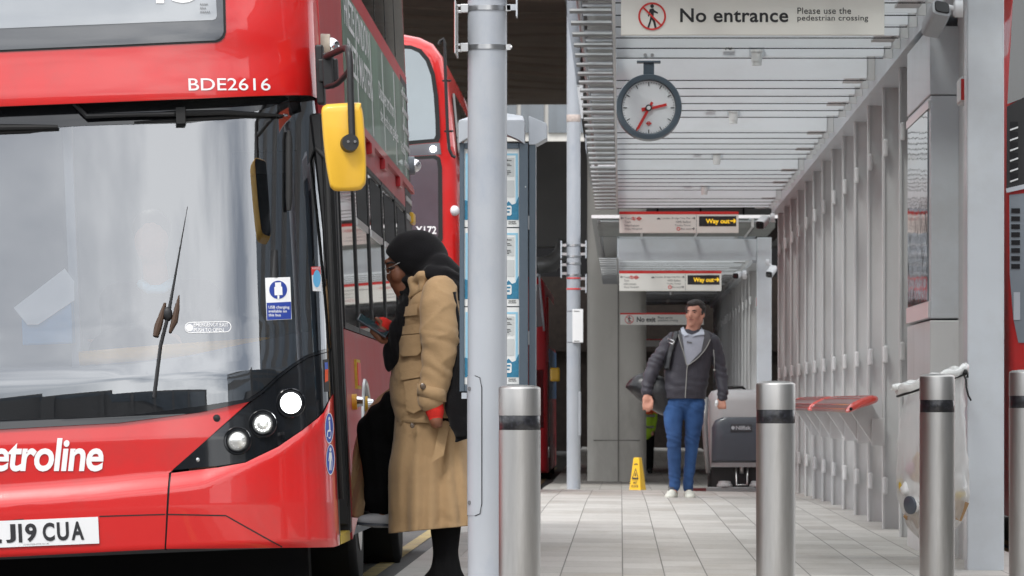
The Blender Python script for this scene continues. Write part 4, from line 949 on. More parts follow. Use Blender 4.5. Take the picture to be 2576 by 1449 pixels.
# timetable case behind the lamp post
YK = 22.62
kx0, kx1 = P(1156, 0, YK).x, P(1328, 0, YK).x; zt, zb_ = P(0, 360, YK).z, P(0, 985, YK).z
ks = thing('timetable_case', ((kx0 + kx1) / 2, YK, zground(-.5, YK)), 'slate grey timetable case with pale roof holding three posters behind the lamp post', 'timetable case')
x_i0, x_i1 = P(1168, 0, YK).x, P(1306, 0, YK).x; zit, zib = P(0, 374, YK).z, P(0, 968, YK).z
b = B(); b.box(kx0, kx1, YK + .02, YK + .12, zb_, zt); b.build('cabinet', m_darkgrey, ks, bevel=.004)
b = B(); b.box(kx0, x_i0, YK, YK + .019, zb_, zt); b.box(x_i1, kx1, YK, YK + .019, zb_, zt); b.box(x_i0 + .001, x_i1 - .001, YK, YK + .019, zit, zt); b.box(x_i0 + .001, x_i1 - .001, YK, YK + .019, zb_, zib); b.build('door_frame', m_darkgrey, ks, bevel=.003)
b = B(); b.box(kx1 + .003, P(1347, 0, YK).x, YK + .04, YK + .30, zb_, zt); b.build('side_cabinet', m_darkgrey, ks, bevel=.004)
b = B()
for y in (560, 850): b.cyl((kx1 + .0015, YK + .01, P(0, y, YK).z - .03), (kx1 + .0015, YK + .01, P(0, y, YK).z + .03), .004, n=8)
b.build('hinge', m_inox, ks)
b = B(); b.cyl((P(1322, 0, YK).x, YK - .003, P(0, 470, YK).z), (P(1322, 0, YK).x, YK, P(0, 470, YK).z), .003, n=8); b.build('lock', m_inox, ks)
b = B(); b.cyl(((kx0 + kx1) / 2, YK + .2, zground(-.5, YK) - .05), ((kx0 + kx1) / 2, YK + .2, zb_), .04, n=20); b.build('stand', m_darkgrey, ks, smooth=True, angle=40)
# pale cast roof with an arched lower edge
def roofpiece(x0, x1, y0, y1, zl, zh, ridge, name):
    b = B(); n = 14
    lowr = [(lerp(x0, x1, k / n), zl + .050 * sin(pi * k / n) ** .8) for k in range(n + 1)]
    b.prism([(x, y0, z) for x, z in lowr] + [(x1, y0, zh), (x0, y0, zh)], (0, y1 - y0, 0))
    b.loft([[(x0, y0, zh + .0005), (x1, y0, zh + .0005), (x1, y1, zh + .0005), (x0, y1, zh + .0005)], [(lerp(x0, x1, .42), y0 + .10, ridge), (lerp(x0, x1, .97), y0 + .10, ridge - .025), (lerp(x0, x1, .97), y1, ridge - .025), (lerp(x0, x1, .42), y1, ridge)]])
    return b.build(name, m_lightgrey, ks, bevel=.003)
roofpiece(P(1154, 0, YK).x, P(1320, 0, YK).x, YK - .03, YK + .13, P(0, 363, YK).z, P(0, 304, YK).z, P(0, 275, YK).z, 'roof')
b = B(); w0, w1 = P(1329.5, 0, YK).x, P(1375, 0, YK).x; wm = P(1346, 0, YK).x
b.prism([(w0, YK + .03, P(0, 363, YK).z), (wm, YK + .03, P(0, 363, YK).z), (w1, YK + .03, P(0, 347, YK).z), (w1, YK + .03, P(0, 309, YK).z), (wm + .01, YK + .03, P(0, 299, YK).z), (w0, YK + .03, P(0, 290, YK).z)], (0, .27, 0)); b.build('roof_wing', m_lightgrey, ks, bevel=.003)
b = B(); b.box(P(1161, 0, YK).x, P(1174, 0, YK).x, YK, YK + .06, P(0, 1003, YK).z, P(0, 988, YK).z); b.build('fixing', m_lightgrey, ks)
bb = [(374, 571), (574, 770), (773, 967)]
yp = YK + .012
for i, (a, c) in enumerate(bb):
    po = thing('poster', (P(1237, 0, yp).x, yp, P(0, c, yp).z), ('topmost', 'middle', 'lowest')[i] + ' of the three bus service posters in the slate grey case', 'poster', 'posters in the timetable case')
    b = B(); prect(b, 1168, 1306, a, c, yp, .002); b.build('sheet', m_poster, po)
    b = B(); k = a + 12; e = c - 18
    prect(b, 1171, 1303, k, k + 5, yp - .001, .0009); prect(b, 1171, 1177, k + 5, e - 46, yp - .001, .0009); prect(b, 1297, 1303, k + 5, e - 46, yp - .001, .0009); b.build('blue_border', m_postblue, po)
    b = B(); ppoly(b, [(1169, e)] + [(1169 + 8.5 * j, e - 38 - (9 if j % 3 == 1 else 3 * (j % 2)) - (12 if j in (0, 16) else 0)) for j in range(17)] + [(1305, e)], yp - .0015, .001); b.build('skyline', m_postteal, po)
    b = B(); ppoly(b, [(1268, e - 34), (1284, e - 36), (1287, e - 33), (1287, e - 14), (1284, e - 11), (1268, e - 11)], yp - .003, .001); b.build('bus_symbol', m_poster, po)
    b = B(); prect(b, 1270, 1284, e - 31, e - 27, yp - .0045, .001); prect(b, 1270, 1282, e - 22, e - 18, yp - .0045, .001); b.build('bus_windows', m_postteal, po)
    b = B(); prect(b, 1190, 1294, a + 23, a + 70, yp - .0015, .001); prect(b, 1190, 1294, a + 80, a + 122, yp - .0015, .001); b.build('text_panel', m_postgrey, po)
    b = B(); ptext(b, 'Buses', 1275, 1287, a + 27, a + 31, yp - .003, bold=.02)
    for j, (y_, l_) in enumerate(((38, 9), (42, 13), (55, 10), (59, 12), (63, 7))): prect(b, 1274, 1274 + l_, a + y_, a + y_ + 1.4, yp - .003, .0005)
    ptext(b, 'TRANSPORT', 1279, 1298, c - 15, c - 11, yp - .001, bold=.02); ptext(b, 'FOR LONDON', 1279, 1299, c - 10.5, c - 6.5, yp - .001, bold=.02)
    b.build('poster_lettering', m_letter, po)

# clock hanging from the roof
YC = 32.62; cc = P(1632, 271, YC)
ck = thing('station_clock', (cc.x, YC, cc.z), 'round slate-rimmed clock with red hands hanging under the shelter roof', 'clock')
s_ = YC / F
b = B(); b.lathe(cc, [(83 * s_, -.09), (83 * s_, .07), (81 * s_, .085), (70 * s_, .085), (67 * s_, .075), (67 * s_, .05), (66 * s_, -.09)], 72, 'y'); b.build('rim', m_darkgrey, ck, smooth=True, angle=40)
b = B(); b.lathe(cc, [(66.5 * s_, .02), (66.5 * s_, .066), (.001, .0665)], 64, 'y'); b.build('dial', M('clock_dial', (.86, .88, .90), .25, 0, .4, var=.03), ck, smooth=True, angle=40)
yf = YC - .070
b = B()
for k in range(60):
    t = 2 * pi * k / 60; r0 = 55 if k % 5 == 0 else 62.5; r1 = 64.5; wd = 2.2 if k % 5 == 0 else 1.3
    pline(b, [(1632 + r0 * sin(t), 271 - r0 * cos(t)), (1632 + r1 * sin(t), 271 - r1 * cos(t))], wd, yf, .002)
b.build('minute_marks', m_letter, ck)
tag(bpy.data.objects['minute_marks'])
b = B(); pline(b, [(1623, 276), (1677, 263)], 6.5, yf - .006, .003); pline(b, [(1614, 276), (1625, 274)], 9, yf - .006, .003); b.build('hour_hand', m_signred, ck)
b = B(); pline(b, [(1641, 257), (1604, 324)], 6.5, yf - .011, .003); pline(b, [(1604, 324), (1601.5, 329)], 2.5, yf - .011, .003); b.build('minute_hand', m_signred, ck)
b = B(); pring(b, 1632, 271, 5, 8.2, yf - .016, .006); b.build('hand_boss', m_letter, ck)
b = B(); pdisc(b, 1632, 271, 5, yf - .016, .006); b.build('hand_boss_cap', m_white, ck)
b = B(); pring(b, 1632, 310.5, 3.0, 5.2, yf, .002); prect(b, 1625, 1639, 309, 312, yf - .003, .002); b.build('roundel', m_signred, ck)
zt_ = P(0, 158, YC).z
b = B(); b.box(cc.x - .034, cc.x + .034, YC - .02, YC + .03, cc.z + 80 * s_, zt_); b.box(cc.x - .075, cc.x + .075, YC - .03, YC + .08, zt_ - .001, zt_ + .012); b.build('hanger', m_darkgrey, ck, bevel=.003)
b = B()
for dx in (-.022, .022): b.cyl((cc.x + dx, YC + .045, zt_ + .05), (cc.x + dx, YC - .0, zt_ + .05), .011, n=12)
b.build('bolt', m_inox, ck)

# no entrance sign on the near end beam
YN = 26.46
ns = thing('no_entrance_sign', (P(1893, 0, YN).x, YN, P(0, 88, YN).z), 'cream No entrance sign with a crossed-out walking figure on the near end of the shelter', 'sign', 'shelter signs')
b = B(); prect(b, 1562, 2225, -52, 88, YN, .045); b.build('panel', m_signwhite, ns, bevel=.002)
def walker(b, x, y, h, Y): # walking figure, h = height
    u = h / 68
    pdisc(b, x, y - 29 * u, 5.2 * u, Y, .002)
    ppoly(b, [(x - 7 * u, y - 20 * u), (x + 3 * u, y - 23 * u), (x + 7 * u, y - 17 * u), (x + 17 * u, y - 11 * u), (x + 16 * u, y - 7.5 * u), (x + 5 * u, y - 11 * u), (x + 4 * u, y + 3 * u), (x + 9 * u, y + 14 * u), (x + 13 * u, y + 33 * u), (x + 7 * u, y + 34 * u), (x + 3 * u, y + 17 * u), (x - 1 * u, y + 9 * u), (x - 4 * u, y + 19 * u), (x - 9 * u, y + 34 * u), (x - 14 * u, y + 32 * u), (x - 8 * u, y + 15 * u), (x - 5 * u, y + 1 * u), (x - 4 * u, y - 12 * u), (x - 9 * u, y + 1 * u), (x - 12 * u, y - 1 * u)], Y, .002)
def prohib(par, x, y, r, Y, fm=m_letter):
    b = B(); walker(b, x, y, r * 1.72, Y - .002); b.build('walking_figure', fm, par)
    b = B(); pring(b, x, y, r * .87, r, Y - .004, .002); a = r * .93 * .7071; pline(b, [(x - a, y - a), (x + a, y + a)], r * .13, Y - .0065, .002); b.build('prohibition_ring', m_signred, par)
prohib(ns, 1640.5, 41, 35, YN)
b = B(); ptext(b, 'No entrance', 1711, 1983, 21, 56, YN - .002, bold=.018, spacing=1.04); b.build('sign_lettering', m_letter, ns)
b = B(); ptext(b, 'Please use the', 2006, 2141, 19, 35, YN - .002, bold=.004, spacing=1.05); ptext(b, 'pedestrian crossing', 2006, 2184, 38, 56, YN - .002, bold=.004, spacing=1.05); b.build('sign_lettering', m_letter, ns)

# way out signs at the ends of the shelters
def wayout(Y, x0, y0, x1, y1, dy, label):
    o = thing('way_out_sign', (P((x0 + x1) / 2, 0, Y).x, Y, P(0, y1, Y).z), label, 'sign', 'shelter signs')
    W = x1 - x0; H = y1 - y0
    fx = lambda u: x0 + W * u
    b = B(); prect(b, x0, x1, y0, y1, Y, .05); b.build('panel', m_signwhite, o, bevel=.003)
    b = B(); prect(b, x0, x1, y0, y0 + H * .13, Y - .002, .0015); b.build('red_band', m_signred, o)
    b = B(); prect(b, fx(.668), fx(.98), y0 + H * .22, y0 + H * .69, Y - .003, .0025); b.build('way_out_panel', m_letter, o)
    b = B(); prect(b, fx(.645), fx(.6475), y0 + H * .15, y1, Y - .002, .001); b.build('panel_joint', m_greyletter, o)
    b = B(); ptext(b, 'Way out', fx(.725), fx(.925), y0 + H * .34, y0 + H * .62, Y - .005, bold=.03); parrow(b, fx(.93), fx(.975), y0 + H * .44, H * .09, H * .055, Y - .005); b.build('way_out_lettering', m_wayyellow, o)
    b = B()
    for i, t in enumerate(('Trains', 'Taxis', 'Information', 'Guys Hospital')): ptext(b, t, fx(.045), fx(.045 + (.058, .05, .12, .145)[i]), y0 + H * (.27 + .165 * i), y0 + H * (.37 + .165 * i), Y - .003)
    for i, t in enumerate(('London Bridge City Pier', 'HMS Belfast', 'Tooley Street', 'Bus stop')): ptext(b, t, fx((.355, .475, .465, .515)[i]), fx((.60, .60, .60, .60)[i]), y0 + H * (.27 + .165 * i), y0 + H * (.37 + .165 * i), Y - .003)
    parrow(b, fx(.038), fx(.012), y0 + H * .31, H * .05, H * .03, Y - .003); parrow(b, fx(.61), fx(.635), y0 + H * .31, H * .05, H * .03, Y - .003); parrow(b, fx(.605), fx(.63), y0 + H * .80, H * .05, H * .03, Y - .003)
    pline(b, [(fx(.315), y0 + H * .34), (fx(.345), y0 + H * .34)], H * .05, Y - .003); prect(b, fx(.325), fx(.337), y0 + H * .29, y0 + H * .315, Y - .003, .002)
    b.build('sign_lettering', m_greyletter, o)
    b = B(); x = fx(.12); y = y0 + H * .33; pline(b, [(x - 5, y - 2), (x + 5, y - 2)], 1.5, Y - .003); pline(b, [(x - 5, y + 2), (x + 5, y + 2)], 1.5, Y - .003); pline(b, [(x - 2, y - 5), (x + 2, y + 5)], 1.5, Y - .005)
    x = fx(.165); pring(b, x, y, 2.6, 4.6, Y - .003, .001); pline(b, [(x - 7, y), (x + 7, y)], 2., Y - .0055); pring(b, fx(.495), y0 + H * .81, 2.6, 4.6, Y - .003, .001); b.build('transport_symbols', m_signred, o)
    return o
wayout(58.4, 1558, 532, 1858, 586, 0, 'white and red Way out sign on the far end of the nearer shelter')
wayout(67.3, 1558, 681, 1815, 732, 0, 'white and red Way out sign on the front of the shaded shelter')
# no exit sign deep inside the farther shelter
YE = 82.; o = thing('no_exit_sign', (P(1660, 0, YE).x, YE, P(0, 817, YE).z), 'grey No exit sign with red top band beside the walking man\'s head', 'sign', 'shelter signs')
b = B(); prect(b, 1560, 1770, 787, 817, YE, .05); b.build('panel', m_signwhite, o)
b = B(); prect(b, 1560, 1770, 787, 791, YE - .003, .0025); b.build('red_band', m_signred, o)
prohib(o, 1583, 804, 11, YE)
b = B(); ptext(b, 'No exit', 1602, 1649, 797, 810, YE - .004, bold=.02); b.build('sign_lettering', m_letter, o)
b = B(); ptext(b, 'Please use the', 1655, 1692, 796, 802, YE - .004); ptext(b, 'pedestrian crossing', 1655, 1705, 803, 810, YE - .004); b.build('sign_lettering', m_letter, o)
YE2 = 96.; o = thing('no_exit_sign', (P(1660, 0, YE2).x, YE2, P(0, 872, YE2).z), 'second red-banded sign lower and farther behind the walking man\'s shoulder', 'sign', 'shelter signs')
b = B(); prect(b, 1620, 1700, 853, 872, YE2, .05); b.build('panel', m_signwhite, o)
b = B(); prect(b, 1620, 1700, 853, 856, YE2 - .003, .0025); b.build('red_band', m_signred, o)

# security cameras
def camera(x, y, Y, body, label, mx, my, mr, sc=1., dep=None, mat=m_camwhite):
    m = P(mx, my, Y); o = thing('security_camera', m, label, 'security camera', 'white security cameras')
    b = B(); r = mr * Y / F
    b.xform(Matrix()); b.tube([(m.x + r * .55, Y, m.z), (m.x - r * .35, Y, m.z), (m.x - r * .5, Y, m.z)], [r, r, r * .8], 28); b.build('mount', m_camwhite, o, smooth=True, angle=40)
    a = Vector(body[0]); c = Vector(body[1]); A_ = P(a.x, a.y, Y - .02); C_ = P(c.x, c.y, Y - (.30 * sc if dep is None else dep))
    b = B(); b.tube([(m.x - r * .4, Y, m.z), (A_ + Vector((0, 0, .02)) + (Vector((m.x, Y, m.z)) - A_) * .15), A_], [r * .33, r * .33, r * .3], 14); b.build('arm', m_camwhite, o, smooth=True, angle=40)
    d = (C_ - A_).normalized(); u = Vector((1, 0, 0)); u = (u - d * u.dot(d)).normalized(); v = d.cross(u); wd = body[2] * Y / F / 2
    def rr(p, k):
        return [p + u * (math.copysign(abs(cos(2 * pi * i / 24)) ** .45, cos(2 * pi * i / 24)) * wd * k) + v * (math.copysign(abs(sin(2 * pi * i / 24)) ** .45, sin(2 * pi * i / 24)) * wd * .95 * k) for i in range(24)]
    b = B(); b.loft([rr(lerp(A_, C_, -.15), .75), rr(lerp(A_, C_, -.1), .95), rr(lerp(A_, C_, .1), 1.), rr(lerp(A_, C_, 1.), 1.), rr(lerp(A_, C_, 1.05), .96)]); bo = b.build('casing', mat, o, smooth=True, angle=40)
    b = B(); b.loft([rr(lerp(A_, C_, 1.051), .92), rr(lerp(A_, C_, 1.07), .88)]); b.build('front_cover', m_blackm, bo)
    b = B(); b.loft([rr(lerp(A_, C_, -.16), .78), rr(lerp(A_, C_, -.20), .7)]); b.build('back_cover', m_blackm, bo)
    b = B(); q = lerp(A_, C_, 1.07); b.cyl(q, q + d * .012, wd * .5, n=18); b.build('lens', m_black, bo, smooth=True, angle=40)
    return o
camera(0, 0, 26.3, ((2366, 26), (2342, 74), 50), 'big grey bullet camera tilted down on the near shelter post', 2410, 22, 22, 1., -.10, M('camera_grey', (.36, .37, .39), .4))
camera(0, 0, 58.0, ((1924, 553), (1912, 566), 23), 'small white bullet camera at the far end of the nearer shelter', 1943, 547, 11, .7)
camera(0, 0, 66.4, ((1858, 690), (1851, 694), 16), 'white camera under the front beam of the shaded shelter', 1872, 691, 11, .7)
camera(0, 0, 66.6, ((1945, 676), (1935, 690), 18), 'white camera outside the end post of the shaded shelter', 1930, 660, 8, .6)

# far lamp post with empty flag brackets and a white board
YF = 71.; fx_ = P(1443, 0, YF).x; Rf = 17.2 * YF / F
fp = thing('lamp_post', (fx_, YF, zground(fx_, YF)), 'slimmer grey lamp post farther back with sign brackets and a white board', 'lamp post', 'grey steel posts')
b = B(); b.cyl((fx_, YF, -.6), (fx_, YF, 9.), Rf, n=32); b.build('shaft', m_pole, fp, smooth=True, angle=40)
for y in (617, 645, 663, 692): 
    z = P(0, y, YF).z; b = B(); b.lathe((fx_, YF, z), [(Rf, -.014), (Rf + .008, -.012), (Rf + .008, .012), (Rf, .014)], 32); b.build('band_clamp', m_inox, fp, smooth=True, angle=40)
for y in (700, 727, ):
    z = P(0, y, YF).z; b = B(); b.lathe((fx_, YF, z), [(Rf, -.01), (Rf + .006, -.009), (Rf + .006, .009), (Rf, .01)], 32); b.build('red_tape', m_signred, fp, smooth=True, angle=40)
for y in (783, 861):
    z = P(0, y, YF).z; b = B(); b.lathe((fx_, YF, z), [(Rf, -.004), (Rf + .005, -.003), (Rf + .005, .003), (Rf, .004)], 32); b.build('cable_tie', m_letter, fp)
z = P(0, 298, YF).z; b = B(); b.lathe((fx_, YF, z), [(Rf, -.05), (Rf + .004, -.045), (Rf + .004, .045), (Rf, .05)], 32); b.build('tape_wrap', M('old_tape', (.5, .42, .38), .6, var=.2, scale=30), fp, smooth=True, angle=40)
for sx, y0, y1 in ((-1, 606, 650), (-1, 655, 699), (1, 606, 650), (1, 690, 737)):
    xx = fx_ + sx * (Rf + 14 * YF / F); b = B(); zt, zb_ = P(0, y0, YF).z, P(0, y1, YF).z
    b.box(xx - .008, xx + .008, YF - .14, YF + .14, zb_, zt); fpl = b.build('flag_plate', m_lightgrey, fp)
    b = B()
    for z in (zt - .06, zb_ + .06): b.box(min(fx_ + sx * Rf, xx), max(fx_ + sx * Rf, xx), YF - .02, YF + .02, z - .018, z + .018)
    b.build('flag_bracket', m_inox, fpl)
b = B(); b.box(P(1440, 0, YF).x, P(1467, 0, YF).x, YF - Rf - .03, YF - Rf - .012, P(0, 862, YF).z, P(0, 778, YF).z, ); wb = b.build('white_board', m_white, fp, bevel=.004)
b = B(); b.box(P(1444, 0, YF).x, P(1458, 0, YF).x, YF - Rf - .034, YF - Rf - .031, P(0, 784, YF).z, P(0, 782.5, YF).z); b.box(P(1444, 0, YF).x, P(1458, 0, YF).x, YF - Rf - .034, YF - Rf - .031, P(0, 859, YF).z, P(0, 857.5, YF).z); b.build('board_slot', m_letter, wb)
b = B(); b.box(fx_ + Rf * .55, fx_ + Rf * 1.08, YF - Rf * .7, YF, P(0, 1098, YF).z, P(0, 984, YF).z); b.build('access_door', m_pole, fp, bevel=.02)

# yellow wet floor sign: four-sided tapering cone
YW = 71.; wx = P(1604, 0, YW).x; zg = P(0, 1245, YW).z
wf = thing('wet_floor_sign', (wx, YW, zg), 'yellow tapering wet floor caution sign standing before the concrete pier', 'wet floor sign')
rotm = Matrix.Translation((wx, YW, 0)) @ Matrix.Rotation(radians(-26), 4, 'Z')
zt = P(0, 1151, YW).z; w0, w1 = .095, .045
def face_pt(u, v): k = lerp(w0, w1, v); return rotm @ Vector((u * k, -k - .002, lerp(zg, zt, v)))
b = B(); b.loft([[rotm @ Vector((sx * k, sy * k, z)) for sx, sy in ((-1, -1), (1, -1), (1, 1), (-1, 1))] for k, z in ((w0 * 1.0, zg), (w0 * .985, zg + .02), (w1, zt - .02), (w1 * .9, zt))]); b.build('shell', m_signyellow, wf, bevel=.006)
def faces4(b, polys):
    for q in range(2):
        R4 = rotm @ Matrix.Rotation(-q * pi / 2, 4, 'Z') @ rotm.inverted()
        for pl_ in polys: b.face([R4 @ face_pt(u, v) for u, v in pl_])
    return b
b = B(); tri = lambda s, y: [(-s, y - s * .16), (s, y - s * .16), (0, y + s * .26)]
o3, i3 = tri(.72, .54), tri(.50, .545)
faces4(b, [[o3[k], o3[(k + 1) % 3], i3[(k + 1) % 3], i3[k]] for k in range(3)] + [[(-.18, .50), (.2, .50), (.1, .6), (-.05, .58)]] + [[(-.5, .80), (-.1, .80), (0, .83), (.3, .80), (.6, .82), (.4, .84), (.1, .85), (-.4, .83)]])
b.build('caution_symbol', m_letter, wf)
for q in range(2):
    R4 = rotm @ Matrix.Rotation(-q * pi / 2, 4, 'Z') @ rotm.inverted()
    for t, v0, v1, hw in (('CAUTION', .385, .42, .55), ('WET', .29, .36, .42), ('FLOOR', .20, .27, .62)):
        b = B(); add_text(b, t, -hw, hw, v0, v1, lambda u, v: R4 @ face_pt(u, v), bold=.02); b.build('sign_lettering', m_letter, wf)
# ------------------------------------------------------------------ other buses
def crossbus(name, label, sec, Y0, length, lean=.0, grp='red buses', mat=m_red):
    # sec: cross-section (X, z) points, extruded backwards with a rounded front edge
    xs = [p[0] for p in sec]; cxm = (min(xs) + max(xs)) / 2; czm = (sec[0][1] + max(p[1] for p in sec)) / 2
    o = thing(name, (cxm, Y0, min(p[1] for p in sec) - .3), label, 'bus', grp)
    b = B(); rings = []
    for ins, dy in ((.16, 0), (.07, .02), (.02, .07), (0, .16), (0, length)):
        if 'rear corner' in label: ins *= .25
        rings.append([(x - math.copysign(min(ins, abs(x - cxm)), x - cxm), Y0 + dy, z - math.copysign(min(ins, abs(z - czm)), z - czm)) for x, z in sec])
    b.loft(rings); b.build('body', mat, o, smooth=True, angle=50)
    return o
Y2 = 49.0
pt = lambda x, y, Y: (P(x, y, Y).x, P(x, y, Y).z)
right = [pt(1166, 1235, Y2), pt(1163, 900, Y2), pt(1156, 600, Y2), pt(1147, 400, Y2), pt(1137, 280, Y2), pt(1127, 200, Y2), pt(1112, 140, Y2), pt(1088, 108, Y2), pt(1055, 92, Y2), pt(1015, 84, Y2)]
xl = right[0][0] - 2.5
sec = right + [(xl + .5, right[-1][1] - .12), (xl + .05, right[-1][1] - .7), (xl, right[0][1])]
b2 = crossbus('double_decker_bus', 'second red double-decker waiting behind the first bus, only its front corner showing', sec, Y2, 11)
def pp(par, name, pts, mat, Y, d=.012): b = B(); ppoly(b, pts, Y, d); return b.build(name, mat, par, bevel=0)
ws = pp(b2, 'window_seal', [(1000, 112), (1034, 114), (1060, 124), (1080, 148), (1094, 185), (1102, 240), (1106, 300), (1108, 345), (1103, 357), (1000, 366)], m_rubber, Y2 - .012)
pp(ws, 'upper_window', [(1000, 121), (1034, 124), (1054, 133), (1071, 154), (1084, 190), (1091, 240), (1095, 300), (1096, 340), (1092, 349), (1000, 357)], M('tinted_screen', (.17, .22, .25), .08, 0, 1., var=.25, scale=.7, spec=.9), Y2 - .018)
pp(b2, 'fascia_panel', [(1000, 368), (1106, 359), (1110, 388), (1000, 394)], M('fascia_grey', (.10, .105, .12), .3, 0, .5), Y2 - .01)
b = B(); b.lathe(P(1090, 375, Y2 - .011), [(.028, 0), (.028, .008), (.012, .014), (.001, .015)], 20, 'y'); b.build('marker_lamp', m_led, b2, smooth=True, angle=40)
ws2 = pp(b2, 'window_seal', [(1000, 396), (1095, 390), (1107, 396), (1112, 420), (1114, 600), (1108, 614), (1000, 622)], m_rubber, Y2 - .012)
dsp = pp(ws2, 'destination_window', [(1000, 404), (1090, 399), (1099, 404), (1102, 425), (1103, 590), (1098, 602), (1000, 609)], M('blind_glass', (.075, .08, .095), .1, 0, 1., var=.1), Y2 - .018)
b = B(); ptext(b, 'Y172', 1046, 1098, 569, 589, Y2 - .021, bold=.02); b.build('fleet_number', m_white, dsp)
pp(b2, 'lower_screen', [(1000, 640), (1118, 632), (1125, 900), (1000, 900)], m_black, Y2 - .012)
b = B(); b.tube([P(x, y, Y2 - .10) for x, y in ((1104, 112), (1108, 103), (1115, 98), (1118, 108), (1121, 200), (1126, 330), (1130, 375), (1138, 392), (1146, 396))], .016, 10)
for x, y in ((1122, 203), (1127, 330)): b.cyl(P(x - 8, y, Y2 - .02), P(x + 12, y, Y2 - .10), .010, n=8)
b.build('mirror_arm', m_blackm, b2, smooth=True, angle=40)
b = B(); b.ball(P(1143, 530, Y2 + .05), (.05, .05, .05)); b.build('side_camera', m_camwhite, b2, smooth=True)
b = B(); b.box(right[1][0] - .02, right[1][0] + .05, Y2 - .02, Y2 + .05, P(0, 700, Y2).z, P(0, 585, Y2).z); b.build('mirror_mount', m_blackm, b2, bevel=.01)
b = B()
for k in range(6): b.prism([P(1140 - (0) , 0, Y2)] * 0 or [Vector((pt(1148, 400, Y2)[0] + .004, Y2 + .5 + 1.7 * k, 3.25)), Vector((pt(1148, 400, Y2)[0] + .004, Y2 + 2.0 + 1.7 * k, 3.25)), Vector((pt(1137, 280, Y2)[0] - .01, Y2 + 2.0 + 1.7 * k, 3.85)), Vector((pt(1137, 280, Y2)[0] - .01, Y2 + .5 + 1.7 * k, 3.85))], (.02, 0, 0))
b.build('side_glazing', m_sideglass, b2)
b = B(); b.box(right[1][0] - .3, right[1][0] + .005, Y2 + 2.2, Y2 + 3.2, right[0][1] - .3, right[0][1] + .6); b.build('wheel', m_rubber, b2, bevel=.1)
# single-decker far back, between the case and the far post
Y3 = 91.; right = [pt(1378, 1190, Y3), pt(1377, 900, Y3), pt(1374, 780, Y3), pt(1370, 715, Y3), pt(1362, 700, Y3), pt(1340, 695, Y3)]
xl = right[0][0] - 2.5
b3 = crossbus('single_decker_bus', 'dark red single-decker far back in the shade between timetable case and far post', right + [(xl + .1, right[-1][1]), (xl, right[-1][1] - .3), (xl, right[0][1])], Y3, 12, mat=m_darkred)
pp(b3, 'windscreen', [(1335, 715), (1360, 715), (1368, 820), (1335, 826)], M('far_screen', (.05, .08, .09), .15, 0, .8), Y3 - .012)
pp(b3, 'lower_screen', [(1335, 932), (1366, 930), (1367, 1075), (1335, 1078)], m_black, Y3 - .012)
xs3 = right[1][0]
for y0, y1, z0, z1, nm, mm in ((Y3 + .6, Y3 + 11, 1.9, 2.75, 'side_glazing', m_sideglass), (Y3 + .3, Y3 + 1.6, -.1, 1.6, 'door', m_black), (Y3 + 1.9, Y3 + 11.5, .95, 1.85, 'advert_panel', M('advert_blue_print', (.10, .25, .5), .4, var=.7, scale=1.6))):
    b = B(); b.box(xs3 - .02, xs3 + .012, y0, y1, z0, z1); b.build(nm, mm, b3)
b = B(); b.box(xs3 + .05, xs3 + .22, Y3 - .25, Y3 - .15, P(0, 960, Y3).z, P(0, 925, Y3).z); b.build('wing_mirror', m_yellow, b3, bevel=.03)
b = B(); b.tube([P(1352, 692, Y3 - .3), P(1356, 690, Y3 - .3), P(1360, 740, Y3 - .3), P(1366, 800, Y3 - .2), P(1369, 832, Y3 - .1)], .018, 8); b.ball(P(1353, 692, Y3 - .3), .03, 10, 6); b.build('mirror_arm', m_lightgrey, b3, smooth=True)
for dy in (2.4, 9.):
    b = B(); b.cyl((xs3 - .3, Y3 + dy, right[0][1] + .15), (xs3 + .01, Y3 + dy, right[0][1] + .15), .48, n=24); b.build('wheel', m_rubber, b3)
# rear corner of a bus on the right
Y4 = 32.; left = [pt(2541, 1300, Y4), pt(2540, 1000, Y4), pt(2535, 700, Y4), pt(2532, 500, Y4), pt(2535, 250, Y4), pt(2549, 0, Y4), pt(2559, -200, Y4)]
xr = left[0][0] + 2.5
b4 = crossbus('double_decker_bus', 'rear corner of a red double-decker with black vents at the right picture edge', left + [(xr - .05, left[-1][1]), (xr, left[2][1]), (xr, left[0][1])], Y4, 11)
pp(b4, 'rear_window', [(2558, -200), (2700, -200), (2700, 200), (2534, 262), (2548, 0)], m_upglass if False else M('rear_dark_glass', (.012, .016, .02), .06, 0, 1.), Y4 - .012)
pp(b4, 'upper_grille_panel', [(2533, 268), (2585, 240), (2585, 470), (2532, 474)], m_blackm, Y4 - .012)
b = B()
for k in range(6): prect(b, 2541, 2561, 306 + 26 * k, 324 + 26 * k, Y4 - .018, .004)
b.build('vent_slots', m_recess, b4)
b = B()
for k in range(6): ppoly(b, [(2541, 325 + 26 * k), (2561, 318 + 26 * k), (2561, 322 + 26 * k), (2541, 329 + 26 * k)], Y4 - .024, .004)
b.build('vent_slats', m_inox, b4)
pp(b4, 'sill', [(2531, 474), (2600, 458), (2600, 470), (2532, 485)], m_lightgrey, Y4 - .03, .03)
ep = pp(b4, 'engine_panel', [(2539, 490), (2640, 480), (2640, 862), (2562, 862), (2549, 800), (2540, 690)], m_greyblue, Y4 - .012)
b = B()
for k in range(8): prect(b, 2544, 2566, 524 + 20 * k, 536 + 20 * k, Y4 - .018, .004)
b.build('vent_slots', m_recess, ep)
b = B(); prect(b, 2550, 2566, 735, 805, Y4 - .018, .004); b.build('access_flap', m_lightgrey, ep)
pp(b4, 'rear_bumper', [(2538, 1120), (2700, 1120), (2700, 1290), (2538, 1290)], m_blackm, Y4 - .012)
# a vehicle mirror and kerb beyond the post on the right are left to the bus itself

